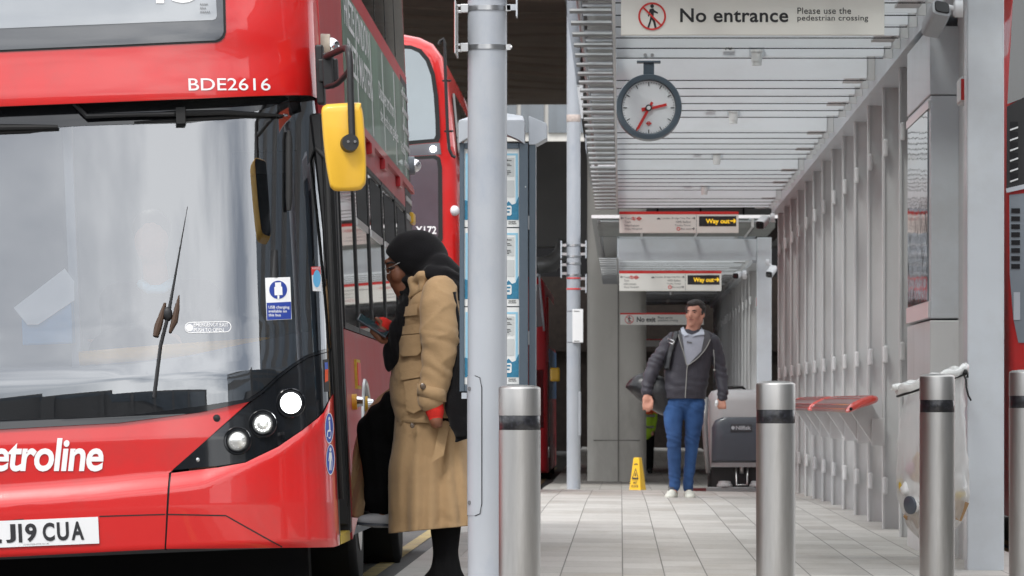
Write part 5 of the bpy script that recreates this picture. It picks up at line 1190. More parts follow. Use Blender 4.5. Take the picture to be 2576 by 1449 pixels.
# ------------------------------------------------------------------ hanging clear rubbish bag
YB = 25.95; o = thing('rubbish_bag', P(2345, 1100, YB), 'clear plastic rubbish bag on a tilted hoop with litter inside, hung on the shelter post', 'rubbish bag')
rows = [(958, 2262, 2426, .17), (985, 2277, 2423, .165), (1050, 2268, 2427, .165), (1116, 2259, 2430, .17), (1216, 2259, 2435, .175), (1260, 2266, 2435, .17), (1289, 2274, 2428, .15), (1326, 2291, 2404, .11), (1352, 2312, 2350, .05), (1358, 2322, 2336, .02)]
rows = catmull([tuple(map(float, r)) for r in rows], 46); n = 64
def bagpt(y, a, c, d, k):
    t = 2 * pi * k / n; x = (a + c) / 2 + (c - a) / 2 * cos(t); w = P(x, y, YB); w.y += d * sin(t)
    am = .003 + .006 * (y - 958) / 400
    f = noise.noise(Vector((cos(t) * 3, sin(t) * 3, y * .006))) * am * 2.2 + (abs(noise.noise(Vector((cos(t) * 5, sin(t) * 5, y * .022)))) - .2) * .016 + abs(sin(6 * t + y * .012)) * am * .8
    w.x += cos(t) * f; w.y += sin(t) * f; w.z += .012 * noise.noise(Vector((t * 2, y * .02, 3)))
    w.z += max(0, 1 - (y - 958) / 60) * .048 * cos(t)
    return w
b = B(); b.loft([[bagpt(*r, k) for k in range(n)] for r in rows], cap=False); b.build('film', m_plastic, o, smooth=True)
m_film = M('white_film_fold', (.72, .72, .70), .25, 0, .3, var=.06, bump=.6, bscale=40)
b = B(); rim = []
for s_, dz in ((1.02, -.042), (1.10, -.018), (1.12, .006), (1.02, .016), (.97, .0)):
    rim.append([Vector((P(2345, 0, YB).x + cos(t) * .168 * s_ * (1 + .03 * noise.noise(Vector((t * 3, s_ * 5, 1)))), YB + sin(t) * .17 * s_, P(0, 950, YB).z + .055 * cos(t) + dz + .008 * sin(9 * t))) for t in (2 * pi * k / 72 for k in range(72))])
b.loft(rim, cap=False)
b.caps([P(2262, 972, YB - .05), P(2250, 974, YB - .06), P(2243, 980, YB - .06)], [.018, .016, .006], 8)
b.build('folded_rim', m_film, o, smooth=True)
b = B(); b.tube([Vector((P(2345, 0, YB).x + cos(t) * .176, YB + sin(t) * .178, P(0, 958, YB).z + .058 * cos(t) - .02)) for t in (2 * pi * k / 40 for k in range(41))], .006, 8)
b.tube([P(2424, 940, YB - .1), P(2430, 955, YB - .12), P(2431, 975, YB - .13), P(2436, 995, YB - .13), P(2443, 1008, YB - .13)], .005, 8); b.ball(P(2428, 936, YB - .1), .014, 10, 8); b.build('elastic_cord', m_rubber, o, smooth=True)
b = B(); b.box(P(2424, 0, YB).x, P(2440, 0, YB).x, YB + .1, 26.6, P(0, 950, YB).z, P(0, 930, YB).z); b.build('hoop_bracket', m_rubber, o)
def litter(name, label, cat, fn, mat, smooth=True):
    b = B(); fn(b); q = b.build(name, mat, smooth=smooth, angle=50); tag(q, label, cat, 'litter in the clear bag')
    return q
def blob(c, r, am, seed):
    def fn(b):
        b.ball(c, r, 24, 16)
        for v in b.bm.verts: d = (v.co - Vector(c)); v.co += d * am * noise.noise(d * 22 + Vector((seed, 0, 0)))
    return fn
cup = thing('coffee_cup', P(2292, 1271, YB - .1), 'white paper cup with dark grey lid lying low on the left of the clear bag', 'cup', 'litter in the clear bag')
c0 = P(2287, 1271, YB - .13); dv = Vector((.8, .55, .1)).normalized()
b = B(); b.tube([c0 + dv * .012, c0 + dv * .075], [.043, .034], 24); b.build('cup_wall', m_paper, cup, smooth=True, angle=50)
b = B(); b.tube([c0 - dv * .004, c0, c0 + dv * .011, c0 + dv * .014], [.038, .046, .047, .044], 28); b.build('lid', m_machdark, cup, smooth=True, angle=50)
litter('paper_bag', 'crumpled brown paper bag behind the bollard at the left of the clear bag', 'paper bag', blob(P(2310, 1185, YB - .06), (.05, .04, .075), .5, 1), m_card)
litter('card_box', 'brown cardboard carton at the lower right of the clear bag', 'carton', lambda b: b.box(-.04, .035, -.05, .05, -.05, .05, Matrix.Translation(P(2402, 1278, YB - .06)) @ Matrix.Rotation(.4, 4, 'Y') @ Matrix.Rotation(.5, 4, 'Z')), m_card, False)
litter('paper_tissue', 'crumpled white tissue above the carton in the clear bag', 'tissue', blob(P(2412, 1218, YB - .08), (.035, .04, .045), .6, 5), m_paper)
litter('food_wrapper', 'white and translucent food wrapper above the coffee cup in the clear bag', 'wrapper', blob(P(2286, 1225, YB - .07), (.04, .05, .035), .7, 9), m_paper)
litter('drinks_can', 'small tan drinks can beside the tissue in the clear bag', 'can', lambda b: b.tube([P(2408, 1250, YB - .12), P(2421, 1240, YB - .08)], .020, 18), m_step)
litter('card_sleeve', 'orange brown card sleeve pressed on the left side of the clear bag', 'card sleeve', blob(P(2268, 1222, YB - .02), (.014, .05, .035), .3, 12), m_step)
litter('crisp_packet', 'pink trimmed packet upper left in the clear bag', 'packet', blob(P(2291, 1178, YB - .09), (.022, .02, .03), .7, 15), M('pink_packet', (.5, .28, .34), .4))
litter('mixed_refuse', 'pale crushed packaging filling the bottom of the clear bag', 'packaging', blob(P(2335, 1290, YB), (.10, .09, .07), .55, 20), m_card)

# ------------------------------------------------------------------ floor cleaning machine
YM_ = 55.3; zg = zground(1.2, YM_); xm = P(1864, 0, YM_).x
sc = thing('floor_scrubber', (xm, YM_, zg), 'grey walk-behind floor cleaning machine parked by the shelter wall', 'floor scrubber')
Z = lambda y: P(0, y, YM_).z
X_ = lambda x: P(x, 0, YM_).x
def rrect(z, x0, x1, y0, y1, e=.35, n=40):
    return [((x0 + x1) / 2 + (x1 - x0) / 2 * math.copysign(abs(cos(2 * pi * k / n)) ** e, cos(2 * pi * k / n)), (y0 + y1) / 2 + (y1 - y0) / 2 * math.copysign(abs(sin(2 * pi * k / n)) ** e, sin(2 * pi * k / n)), z) for k in range(n)]
b = B(); b.loft([rrect(Z(1175), X_(1782), X_(1946), YM_ + .02, YM_ + 1.0), rrect(Z(1068), X_(1780), X_(1948), YM_, YM_ + 1.05), rrect(Z(1010), X_(1781), X_(1947), YM_ - .01, YM_ + 1.05), rrect(Z(994), X_(1786), X_(1942), YM_ + .02, YM_ + 1.0), rrect(Z(984), X_(1792), X_(1936), YM_ + .06, YM_ + .9), rrect(Z(980), X_(1806), X_(1922), YM_ + .12, YM_ + .8)]); b.build('recovery_tank', m_machine, sc, smooth=True, angle=50)
b = B(); b.loft([rrect(Z(y), X_(1790 - .0 * y) if True else 0, X_(1938), YM_ + dy, YM_ + .2) for y, dy in ((1164, .02), (1158, -.03), (1120, -.05), (1075, -.045))] + [rrect(Z(1058), X_(1798), X_(1930), YM_ - .03, YM_ + .2), rrect(Z(1049), X_(1815), X_(1913), YM_ - .012, YM_ + .2)]); fp_ = b.build('front_cover', m_machdark, sc, smooth=True, angle=50)
b = B(); prect(b, 1838, 1892, 1066, 1086, YM_ - .055, .008); lgp = b.build('name_plate', M('plate_grey', (.05, .055, .065), .5), fp_, bevel=.003)
b = B(); ptext(b, 'Nilfisk', 1851, 1889, 1071, 1081, YM_ - .057, bold=.03); b.build('plate_lettering', m_lightgrey, lgp)
b = B(); pdisc(b, 1844, 1076, 4.5, YM_ - .057, .002); b.build('plate_mark', m_lightgrey, lgp)
b = B(); b.tube([(X_(1830), YM_ + .5, Z(984)), (X_(1832), YM_ + .45, Z(975)), (X_(1870), YM_ + .42, Z(974)), (X_(1876), YM_ + .5, Z(980))], .016, 10); b.build('handle', m_rubber, sc, smooth=True)
b = B(); b.box(X_(1790), X_(1940), YM_ + .12, YM_ + .9, Z(1236), Z(1166)); b.build('chassis', m_blackm, sc)
for x0 in (1781, 1922):
    b = B(); b.cyl((X_(x0), YM_ + .25, Z(1212)), (X_(x0 + 20), YM_ + .25, Z(1212)), .13, n=28); b.build('wheel', m_rubber, sc, smooth=True, angle=40, bevel=.015)
b = B(); b.box(X_(1777), X_(1952), YM_ - .02, YM_ + .05, Z(1238), Z(1225)); b.build('squeegee_bar', m_step if False else m_louvre, sc, bevel=.01)
b = B(); b.box(X_(1780), X_(1949), YM_ - .01, YM_ + .03, Z(1246), Z(1239)); b.build('squeegee_blade', m_blue, sc)
for x0 in (1823, 1905):
    b = B(); b.lathe((X_(x0), YM_ + .05, Z(1224)), [(.085, 0), (.085, .02), (.07, .03), (.065, .055), (.04, .06)], 28); b.build('roller', m_machine, sc, smooth=True, angle=40)
b = B(); b.tube([(X_(1852), YM_ + .05, Z(1178)), (X_(1853), YM_ + .02, Z(1220)), (X_(1880), YM_ + .02, Z(1220)), (X_(1881), YM_ + .05, Z(1178))], .011, 8); b.tube([(X_(1866), YM_ + .06, Z(1164)), (X_(1866), YM_ + .06, Z(1192))], .022, 10); b.build('lift_linkage', m_inox, sc, smooth=True)
b = B(); b.tube([(X_(1777), YM_ + .1, Z(1000)), (X_(1773), YM_ + .06, Z(1060)), (X_(1776), YM_ + .05, Z(1120)), (X_(1782), YM_ + .06, Z(1190))], [.03, .032, .03, .026], 12); b.build('hose', m_louvre, sc, smooth=True)
mt = thing('floor_mat', (P(1748, 0, 56).x, 56, zground(.7, 56)), 'dark red flat mat by the wall beside the floor cleaning machine', 'mat')
b = B(); a = P(1722, 1246, 56); b.box(a.x, P(1776, 0, 56).x, 55.6, 56.3, zground(.7, 56) - .02, zground(.7, 56) + .03); b.build('pad', M('dark_red_pad', (.10, .01, .012), .8), mt)
# ------------------------------------------------------------------ woman stepping onto the bus
Yw = 23.6
wm_ = thing('person', P(1120, 1490, Yw), 'woman in black headscarf and long tan coat stepping onto the bus, looking at phone', 'person')
def Q(x, y, dy=0.): return P(x, y, Yw + dy)
SW = F / Yw
JR = catmull([(690., 1050, 1108, .06), (704, 1040, 1140, .12), (726, 1032, 1160, .18), (760, 1018, 1172, .205), (800, 1006, 1178, .20), (850, 998, 1180, .185), (900, 990, 1180, .175), (950, 981, 1179, .18), (1000, 980, 1178, .195), (1040, 992, 1176, .205), (1064, 1004, 1172, .205)], 60)
SR = catmull([(1020., 996, 1166, .165), (1067, 992, 1172, .19), (1110, 988, 1180, .20), (1168, 977, 1188, .215), (1220, 974, 1196, .225), (1280, 975, 1202, .232), (1332, 976, 1206, .235)], 60)
def ring_at(R, y):
    if y <= R[0][0]: return R[0][1:]
    for p, q in zip(R, R[1:]):
        if y <= q[0]:
            t = (y - p[0]) / (q[0] - p[0]); return tuple(lerp(a, c, t) for a, c in zip(p[1:], q[1:]))
    return R[-1][1:]
def coat_surf(R, x, y):                               # nearer surface of the coat at photo position
    a, c, d = ring_at(R, y); m = (a + c) / 2; h = (c - a) / 2; u = max(-.995, min(.995, (x - m) / h))
    return -d * (1 - abs(u) ** 2.3) ** (1 / 2.3)
def skirt_fold(t, v):                                 # t angle, v 0 at waist .. 1 at hem
    f = 0
    for k, (ph, am, wd) in enumerate(((4.50, .9, .10), (4.12, .7, .14), (4.95, 1., .13), (5.40, .7, .12), (3.75, .5, .2), (2.2, .8, .3), (1.2, .7, .3))):
        d = (t - ph - .10 * sin(v * 3 + k)) / wd; f += am * math.exp(-d * d)
    return -.040 * v ** .7 * f + .010 * v * sin(7 * t + 1.5 * v) 
def loft_px(R, n, foldfn, tilt=None, Yc=0.):
    b = B(); rings = []; y0, y1 = R[0][0], R[-1][0]
    for (y, a, c, d) in R:
        ring = []
        for k in range(n):
            t = 2 * pi * k / n; e = 2 / 2.3
            ux = math.copysign(abs(cos(t)) ** e, cos(t)); uy = math.copysign(abs(sin(t)) ** e, sin(t))
            v = (y - y0) / (y1 - y0); f = foldfn(t, v, y)
            x = (a + c) / 2 + ux * ((c - a) / 2 + f * SW * .35); yy = y + (tilt(x, v) if tilt else 0)
            ring.append(Q(x, yy, Yc + uy * (d + f)))
        rings.append(ring)
    b.loft(rings, cap=False); return b
def wr(p, s, seed): return noise.noise(Vector((p.x * s + seed, p.y * s, p.z * s * 1.7)))
cz = lambda b, am, s, sd: b.displace(lambda p, n_: am * (wr(p, s, sd) + .5 * wr(p, s * 2.3, sd + 5)))
coat = loft_px(SR, 120, lambda t, v, y: skirt_fold(t, v), lambda x, v: v ** 3 * (1342 - 1332 - (x - 975) * .095))
cz(coat, .003, 5, 1); coat.displace(lambda p, n_: .006 * max(0, 1 - 3.5 * abs(noise.noise(Vector((p.x * 5 + p.z * 2, p.y * 5, p.z * 2.2 - p.x * 3))))) ** 2)
ct = coat.build('coat', m_tan, wm_, smooth=True)
sol = ct.modifiers.new('cloth', 'SOLIDIFY'); sol.thickness = .006; sol.offset = -1
def jfold(t, v, y): return .010 * math.exp(-((v - .45) / .12) ** 2) * sin(9 * t + 14 * v) + .008 * sin(5 * t + 9 * v) * v + (.010 if v > .97 else 0)
jb = loft_px(JR, 96, jfold, lambda x, v: (-max(0, v - .9) * 10 * (12 if x > 1100 else (-18 if x < 1010 else 0))) if v > .9 else 0)
cz(jb, .004, 6, 3); jb.displace(lambda p, n_: .006 * max(0, 1 - 3.2 * abs(wr(p, 6, 21))) ** 2)
jk = jb.build('coat_cape', m_tan, ct, smooth=True); sol = jk.modifiers.new('cloth', 'SOLIDIFY'); sol.thickness = .006; sol.offset = -1
def patch(polys, R, off, cell=8.): # cloth piece lying on the coat's near side; photo coordinates
    b = B()
    for pl_ in polys:
        fillpoly(b.bm, pl_)
    dice(b, cell, xl=[940 + cell * i for i in range(40)])
    for v in b.bm.verts:
        x, y = v.co.x, v.co.y; v.co = Q(x, y, coat_surf(R, x, y) - off + .003 * noise.noise(Vector((x * .05, y * .05, 0))))
    r = bmesh.ops.extrude_face_region(b.bm, geom=b.bm.faces[:])
    for v in [g for g in r['geom'] if isinstance(g, bmesh.types.BMVert)]: v.co.y -= .007
    return b
for pl_ in ([(1008, 775), (1050, 764), (1050, 792), (1007, 797)], [(1001, 824), (1056, 812), (1057, 838), (998, 843)], [(1003, 845), (1056, 840), (1060, 884), (1050, 894), (1014, 897), (1005, 888)], [(1001, 914), (1062, 906), (1062, 948), (1006, 957)], ):
    patch([pl_], JR, .016).build('pocket_flap', m_tan, jk, smooth=True, angle=50)
patch([[(1016, 960), (1056, 952), (1060, 1030), (1040, 1040), (1022, 1032)]], JR, .014).build('pocket', m_tan, jk, smooth=True, angle=50)
patch([[(1120, 1058), (1132, 1062), (1116, 1146), (1086, 1163), (1098, 1110), (1108, 1062)]], SR, .035).build('belt_end', m_tan, ct, smooth=True, angle=50)
for x, y, R, o_ in ((1037, 1071, SR, .036),):
    b = B(); c = Q(x, y, coat_surf(R, x, y) - o_); b.lathe(c, [(.010, -.002), (.011, .002), (.007, .004), (.001, .003)], 20, 'y'); b.build('button', M('horn_button', (.12, .08, .05), .25, 0, .5, var=.5, scale=80), ct, smooth=True, angle=50)
# collar and lapel
b = B(); b.caps([Q(1034, 712, -.10), Q(1058, 694, -.155), Q(1090, 690, -.13)], [.012, .024, .02]); b.caps([Q(1036, 706, -.10), Q(1044, 730, -.13), Q(1030, 748, -.12)], [.022, .024, .008])
b.caps([Q(1030, 748, -.13), Q(1060, 728, -.16), Q(1064, 704, -.15)], [.006, .014, .02]); b.remesh(.007).build('collar', m_tan, ct, smooth=True)
# right front panel of the coat swung forward over the raised knee
b = B(); Lf = catmull([(982., 975), (945, 1008), (915, 1052), (894, 1120), (884, 1190), (876, 1250), (870, 1300)], 30); Rg = catmull([(1010., 985), (980, 1030), (945, 1085), (930, 1130), (924, 1190), (918, 1250), (913, 1304)], 30)
V0 = [[Q(lerp(a[0], c[0], k / 8), lerp(a[1], c[1], k / 8), .30 + .02 * sin(k * .9 + a[1] * .02) - .05 * (k / 8)) for k in range(9)] for a, c in zip(Lf, Rg)]
b.loft(V0, closed=False); fr_ = b.build('coat_flap', m_tan, ct, smooth=True); sol = fr_.modifiers.new('cloth', 'SOLIDIFY'); sol.thickness = .006
# left sleeve with cuff strap
b = B(); b.caps([Q(1106, 738, -.17), Q(1104, 775, -.205), Q(1106, 830, -.235), Q(1106, 885, -.25), Q(1097, 940, -.262), Q(1088, 985, -.272), Q(1084, 1004, -.275)], [.083, .092, .088, .083, .073, .064, .062], 20)
b.remesh(.009)
def sleevefold(p, n_):
    zz = (p.z - Q(0, 900).z); w = math.exp(-(zz / .13) ** 2)
    return .0035 * w * sin(zz * 80 + p.x * 55 + 8 * wr(p, 5, 2)) + .006 * wr(p, 6, 7) + .007 * (max(0, 1 - 3.2 * abs(wr(p, 5, 13))) ** 2 - .2) + .003 * math.exp(-((p.z - Q(0, 985).z) / .03) ** 2)
b.displace(sleevefold); sl = b.build('sleeve', m_tan, ct, smooth=True)
b = B(); cs = []
for k in range(41):
    t = 2 * pi * k / 40; cs.append(Q(1086 + 37 * cos(t), 988 + 10 * sin(t) * 0 + 8 * cos(t), -.272 + .068 * sin(t)))
b.loft([[p + Vector((0, 0, .028)) for p in cs[:-1]], [p + Vector((0, -.003, .0)) for p in cs[:-1]], [p + Vector((0, 0, -.028)) for p in cs[:-1]]], cap=False); q = b.build('cuff_strap', m_tan, sl, smooth=True); sol = q.modifiers.new('cloth', 'SOLIDIFY'); sol.thickness = .008
b = B(); b.lathe(Q(1064, 972, -.335), [(.013, -.002), (.014, .002), (.009, .005), (.001, .004)], 20, 'y'); b.build('button', bpy.data.materials['horn_button'], sl, smooth=True, angle=50)
# red knit cuffs
b = B(); b.caps([Q(1088, 1010, -.275), Q(1094, 1034, -.278), Q(1096, 1050, -.28)], [.046, .043, .034], 18); b.remesh(.008).build('knit_cuff', m_redknit, wm_, smooth=True)
b = B(); b.caps([Q(1012, 858, .10), Q(990, 838, .02), Q(972, 825, -.04), Q(962, 816, -.07)], [.052, .046, .040, .036], 18); b.remesh(.008).build('knit_cuff', m_redknit, wm_, smooth=True)
b = B(); b.caps([Q(1070, 760, .20), Q(1040, 850, .24), Q(1020, 868, .14)], [.085, .07, .06], 16); b.remesh(.01).build('sleeve', m_tan, ct, smooth=True)
# body: head, hands, legs as one continuous skin
b = B()
hb = lambda x, y, r, dy=0.: b.ball(Q(x, y, dy), r, 20, 12)
hb(1040, 648, (.112, .082, .118)); hb(1016, 680, (.078, .066, .085)); hb(1006, 712, (.046, .05, .04)); hb(1004, 722, (.026, .03, .022))
b.caps([Q(976, 666, .0), Q(980, 690, -.002), Q(981, 698, -.003)], [.011, .015, .019], 12)            # nose
b.caps([Q(990, 708, -.018), Q(987, 708, .012)], [.012, .012], 10); b.caps([Q(993, 715, -.016), Q(991, 715, .012)], [.012, .012], 10)     # lips
b.caps([Q(975, 658, -.03), Q(973, 659, .03)], [.014, .014], 10)       # brow
b.ball(Q(1000, 690, -.045), (.035, .03, .04), 14, 8)                    # cheek
b.caps([Q(1020, 720), Q(1040, 750), Q(1070, 790), Q(1085, 900), Q(1085, 1000)], [.06, .06, .12, .14, .13])
b.caps([Q(1060, 770, -.1), Q(1100, 745, -.14), Q(1106, 885, -.24), Q(1086, 1000, -.275), Q(1095, 1045, -.28)], [.06, .06, .05, .034, .03])
b.ball(Q(1097, 1058, -.28), (.032, .036, .036))
for k in range(4): b.caps([Q(1088 + 6 * k, 1062, -.295 + .012 * k), Q(1090 + 6 * k, 1070, -.29 + .012 * k), Q(1094 + 5 * k, 1072, -.28 + .012 * k)], [.010, .010, .009], 8)
b.caps([Q(1070, 770, .1), Q(1070, 760, .2), Q(1035, 856, .2), Q(978, 834, -.03), Q(958, 832, -.08)], [.06, .055, .045, .030, .026])
b.ball(Q(956, 832, -.085), (.034, .026, .026))
b.caps([Q(1085, 1000), Q(1060, 1020, .1), Q(955, 1085, .16), Q(966, 1290, .16)], [.12, .085, .06, .035]); b.caps([Q(1110, 1010, -.08), Q(1122, 1250, -.06), Q(1122, 1470, -.04)], [.085, .06, .035])
# right hand: thumb above the phone, fingers curled round its lower side
for k, (x0, y0) in enumerate(((938, 836), (944, 843), (951, 850), (958, 857))): b.caps([Q(x0 + 16, y0 + 1, -.085), Q(x0 + 4, y0 + 3, -.10), Q(x0 - 4, y0 - 2, -.118), Q(x0 - 2, y0 - 8, -.125)], [.012, .0115, .0105, .0095], 10)
b.caps([Q(962, 818, -.09), Q(954, 806, -.10), Q(946, 801, -.105)], [.014, .012, .010], 10)
b.remesh(.0065, 3); wb_ = b.build('body', m_skinw, wm_, smooth=True)
b = B(); b.ball(Q(983, 675, -.052), (.010, .008, .006), 12, 8); b.caps([Q(977, 676, -.046), Q(992, 673, -.066)], [.003, .003], 6); b.build('eye', m_letter, wb_, smooth=True)
b = B(); b.caps([Q(974, 663, -.040), Q(984, 660, -.056), Q(993, 662, -.066)], [.004, .005, .003], 8); b.build('eyebrow', m_letter, wb_, smooth=True)
b = B(); b.caps([Q(990, 710, -.030), Q(994, 712, -.040)], [.006, .003], 8); b.build('lips', M('lip_tone', (.20, .05, .045), .4), wb_, smooth=True)
gl = thing('glasses', Q(980, 675, -.06), 'thin silver glasses worn by the woman in the black headscarf', 'glasses')
b = B(); b.tube([Q(970, 676, -.070), Q(985, 671, -.082), Q(1000, 663, -.090), Q(1006, 660, -.088)], .0018, 8); b.tube([Q(975 + 6 * cos(t), 682 + 6 * sin(t), -.078) for t in (pi * k / 12 for k in range(13))], .0012, 6); b.tube([Q(970, 677, -.07), Q(968, 676, .0), Q(969, 676, .04)], .002, 6); b.build('frame', m_inox, gl, smooth=True)
# headscarf
b = B(); b.ball(Q(1047, 646), (.141, .108, .125), 28, 18); b.ball(Q(1085, 660), (.085, .095, .105), 24, 14); b.ball(Q(1010, 640), (.075, .088, .075), 20, 12); b.remesh(.009, 5)
A_ = Q(968, 634); C_ = Q(1034, 704); nrm = Vector((-(A_.z - C_.z), 0, (A_.x - C_.x))); nrm = nrm if nrm.dot(Q(985, 700) - A_) > 0 else -nrm
bmesh.ops.bisect_plane(b.bm, geom=b.bm.verts[:] + b.bm.edges[:] + b.bm.faces[:], plane_co=A_, plane_no=nrm, clear_outer=True)
bmesh.ops.holes_fill(b.bm, edges=b.bm.edges[:])
c2 = B(); c2.caps([Q(1031, 704, -.05), Q(1038, 730, -.04), Q(1030, 746, -.02), Q(1026, 754, .02)], [.034, .042, .036, .034], 16)
c2.caps([Q(1017, 743, -.03), Q(1020, 748, .03)], [.026, .028], 14); c2.caps([Q(1062, 706, -.10), Q(1085, 690, -.135), Q(1118, 696, -.145), Q(1145, 716, -.12), Q(1170, 742, -.08)], [.030, .042, .048, .050, .045], 16)
c2.caps([Q(1070, 690, -.04), Q(1105, 678, -.07), Q(1140, 700, -.06), Q(1170, 720, -.03)], [.07, .075, .06, .055], 16); c2.caps([Q(1135, 728, -.17), Q(1150, 738, -.15), Q(1168, 752, -.12)], [.022, .034, .03], 14)
c2.caps([Q(1040, 700, .06), Q(1090, 690, .1), Q(1150, 720, .1)], [.06, .09, .06], 16)
me_ = bpy.data.meshes.new('t'); b.bm.to_mesh(me_); c2.bm.from_mesh(me_); c2.remesh(.0085, 3)
def scarffold(p, n_):
    q = Q(1060, 690); w = sstep((q.z + .03 - p.z) / .08)
    return .008 * w * sin(120 * (p.z + .35 * (p.x - q.x)) + 4 * wr(p, 9, 1)) + .003 * wr(p, 14, 4)
c2.displace(scarffold); hs = c2.build('headscarf', m_scarf, wm_, smooth=True)
b = B(); b.caps([Q(1018, 742, -.02), Q(1022, 765, -.08), Q(1010, 800, -.10), Q(998, 840, -.09), Q(989, 880, -.07), Q(982, 915, -.06)], [.03, .032, .036, .040, .042, .034], 16); b.caps([Q(972, 895, -.05), Q(968, 922, -.05)], [.02, .008], 10); b.remesh(.008)
b.displace(lambda p, n_: .006 * sin(p.x * 130 + p.z * 25) + .003 * wr(p, 16, 2)); b.build('scarf_end', m_scarf, hs, smooth=True)
# trousers and shoes
b = B(); b.caps([Q(1075, 1010, .04), Q(1020, 1035, .10), Q(950, 1086, .16), Q(956, 1128, .165), Q(963, 1174, .165), Q(967, 1220, .165), Q(966, 1238, .165), Q(961, 1250, .165)], [.13, .125, .098, .096, .094, .092, .093, .086], 20)
b.caps([Q(1100, 1010, -.06), Q(1118, 1200, -.06), Q(1122, 1333, -.05), Q(1124, 1396, -.05)], [.13, .085, .066, .058], 20)
b.loft([[Q(1122 + r * cos(t) + dx, y, -.05 + r / SW * 1.1 * sin(t)) for t in (2 * pi * k / 24 for k in range(24))] for y, r, dx in ((1370, 30, 1), (1400, 33, 0), (1430, 42, -2), (1455, 53, -4), (1484, 62, -5))])
b.remesh(.010); b.displace(lambda p, n_: .006 * wr(p, 10, 3) + .004 * sin(p.x * 90 + p.z * 12)); b.build('trousers', m_trouser, wm_, smooth=True)
m_white_sh = M('white_shoe_upper', (.55, .55, .57), .6)
for (hx, hy, dy, tx) in ((976, 1306, .16, 908), (1140, 1486, -.05, 1072)):
    b = B(); b.caps([Q(hx, hy, dy), Q((hx + tx) / 2, hy + 2, dy), Q(tx + 4, hy + 4, dy)], [.040, .036, .026], 16); b.remesh(.008); s_ = b.build('shoe', m_white_sh, wm_, smooth=True)
    b = B(); nn = 24; b.loft([[Q((hx + tx) / 2 + (hx - tx) / 2 * 1.32 * math.copysign(abs(cos(2 * pi * k / nn)) ** .7, cos(2 * pi * k / nn)), yy + (cos(2 * pi * k / nn) * 3 if hx < 1000 else 0), dy + .046 * math.copysign(abs(sin(2 * pi * k / nn)) ** .7, sin(2 * pi * k / nn))) for k in range(nn)] for yy in (hy + 10, hy + 17)]); b.build('sole', m_machdark, s_, smooth=True, angle=40)
# phone and bag
ph = thing('smartphone', Q(938, 819, -.1), 'dark smartphone held in the right hand of the woman boarding the bus', 'phone')
a, c = Q(902, 797, -.125), Q(974, 842, -.115); d = (c - a); Ln = d.length; d.normalize(); sidev = Vector((0, 1, 0)); sidev = (sidev - d * sidev.dot(d)).normalized(); up = d.cross(sidev); sidev = (sidev * cos(.42) + up * sin(.42)).normalized(); up = d.cross(sidev)
mt_ = Matrix((( d.x, sidev.x, up.x, 0), (d.y, sidev.y, up.y, 0), (d.z, sidev.z, up.z, 0), (0, 0, 0, 1))); mt_ = Matrix.Translation((a + c) / 2) @ mt_
b = B(); b.box(-Ln / 2, Ln / 2, -.036, .036, -.0045, .0045, mt_); b.build('case', m_machdark, ph, bevel=.003)
b = B(); b.box(-Ln / 2 + .004, Ln / 2 - .004, -.033, .033, .0047, .0052, mt_); b.box(-Ln / 2 + .004, Ln / 2 - .004, -.033, .033, -.0052, -.0047, mt_); b.build('screen', M('phone_glass', (.03, .06, .07), .08, 0, 1.), ph)
hb_ = thing('tote_bag', Q(1160, 980, -.26), 'soft black bag hanging at the back of the woman in the tan coat', 'bag')
b = B(); R4 = catmull([(870., 1150, 1200), (935, 1133, 1212), (1024, 1120, 1218), (1055, 1128, 1216), (1085, 1138, 1208), (1098, 1143, 1196), (1112, 1144, 1152)], 30)
b.loft([[Q((x0 + x1) / 2 + (x1 - x0) / 2 * cos(t), y, -.255 + .045 * sin(t) * (1 if y < 1100 else .4)) for t in (2 * pi * k / 32 for k in range(32))] for y, x0, x1 in R4]); cz(b, .008, 9, 6); b.build('pouch', m_scarf, hb_, smooth=True)
b = B(); b.tube([Q(1150, 880, -.255), Q(1150, 800, -.25), Q(1140, 740, -.23), Q(1150, 720, -.1)], .012, 8); b.build('strap', m_scarf, hb_, smooth=True)

# ------------------------------------------------------------------ walking man
Ym = 47.3; SM = F / Ym
mn = thing('person', P(1713, 1258, Ym), 'walking man in dark zip jacket and blue jeans with bag on shoulder', 'person')
def T(x, y, dy=0.): return P(x, y, Ym + dy)
MR = catmull([(828., 1716, 1768, .055), (836, 1698, 1786, .085), (848, 1684, 1798, .110), (870, 1676, 1800, .125), (900, 1674, 1792, .132), (930, 1672, 1786, .138), (960, 1668, 1781, .142), (985, 1666, 1778, .140), (1003, 1668, 1775, .134)], 40)
def man_surf(x, y):
    a, c, d = ring_at(MR, y); m = (a + c) / 2; h = (c - a) / 2; u = max(-.99, min(.99, (x - m) / h)); return -d * (1 - abs(u) ** 2.2) ** (1 / 2.2)
b = B(); b.loft([[T((a + c) / 2 + (c - a) / 2 * math.copysign(abs(cos(t)) ** .9, cos(t)), y, d * math.copysign(abs(sin(t)) ** .9, sin(t))) for t in (2 * pi * k / 64 for k in range(64))] for y, a, c, d in MR])
def mj(p, n_):
    zz = p.z - T(0, 960).z; return .006 * math.exp(-(zz / .10) ** 2) * sin(zz * 70 + p.x * 18 + 5 * wr(p, 5, 1)) + .009 * wr(p, 6, 2) + .003 * wr(p, 20, 3)
b.displace(mj)
jm = b.build('jacket', m_jacket, mn, smooth=True)
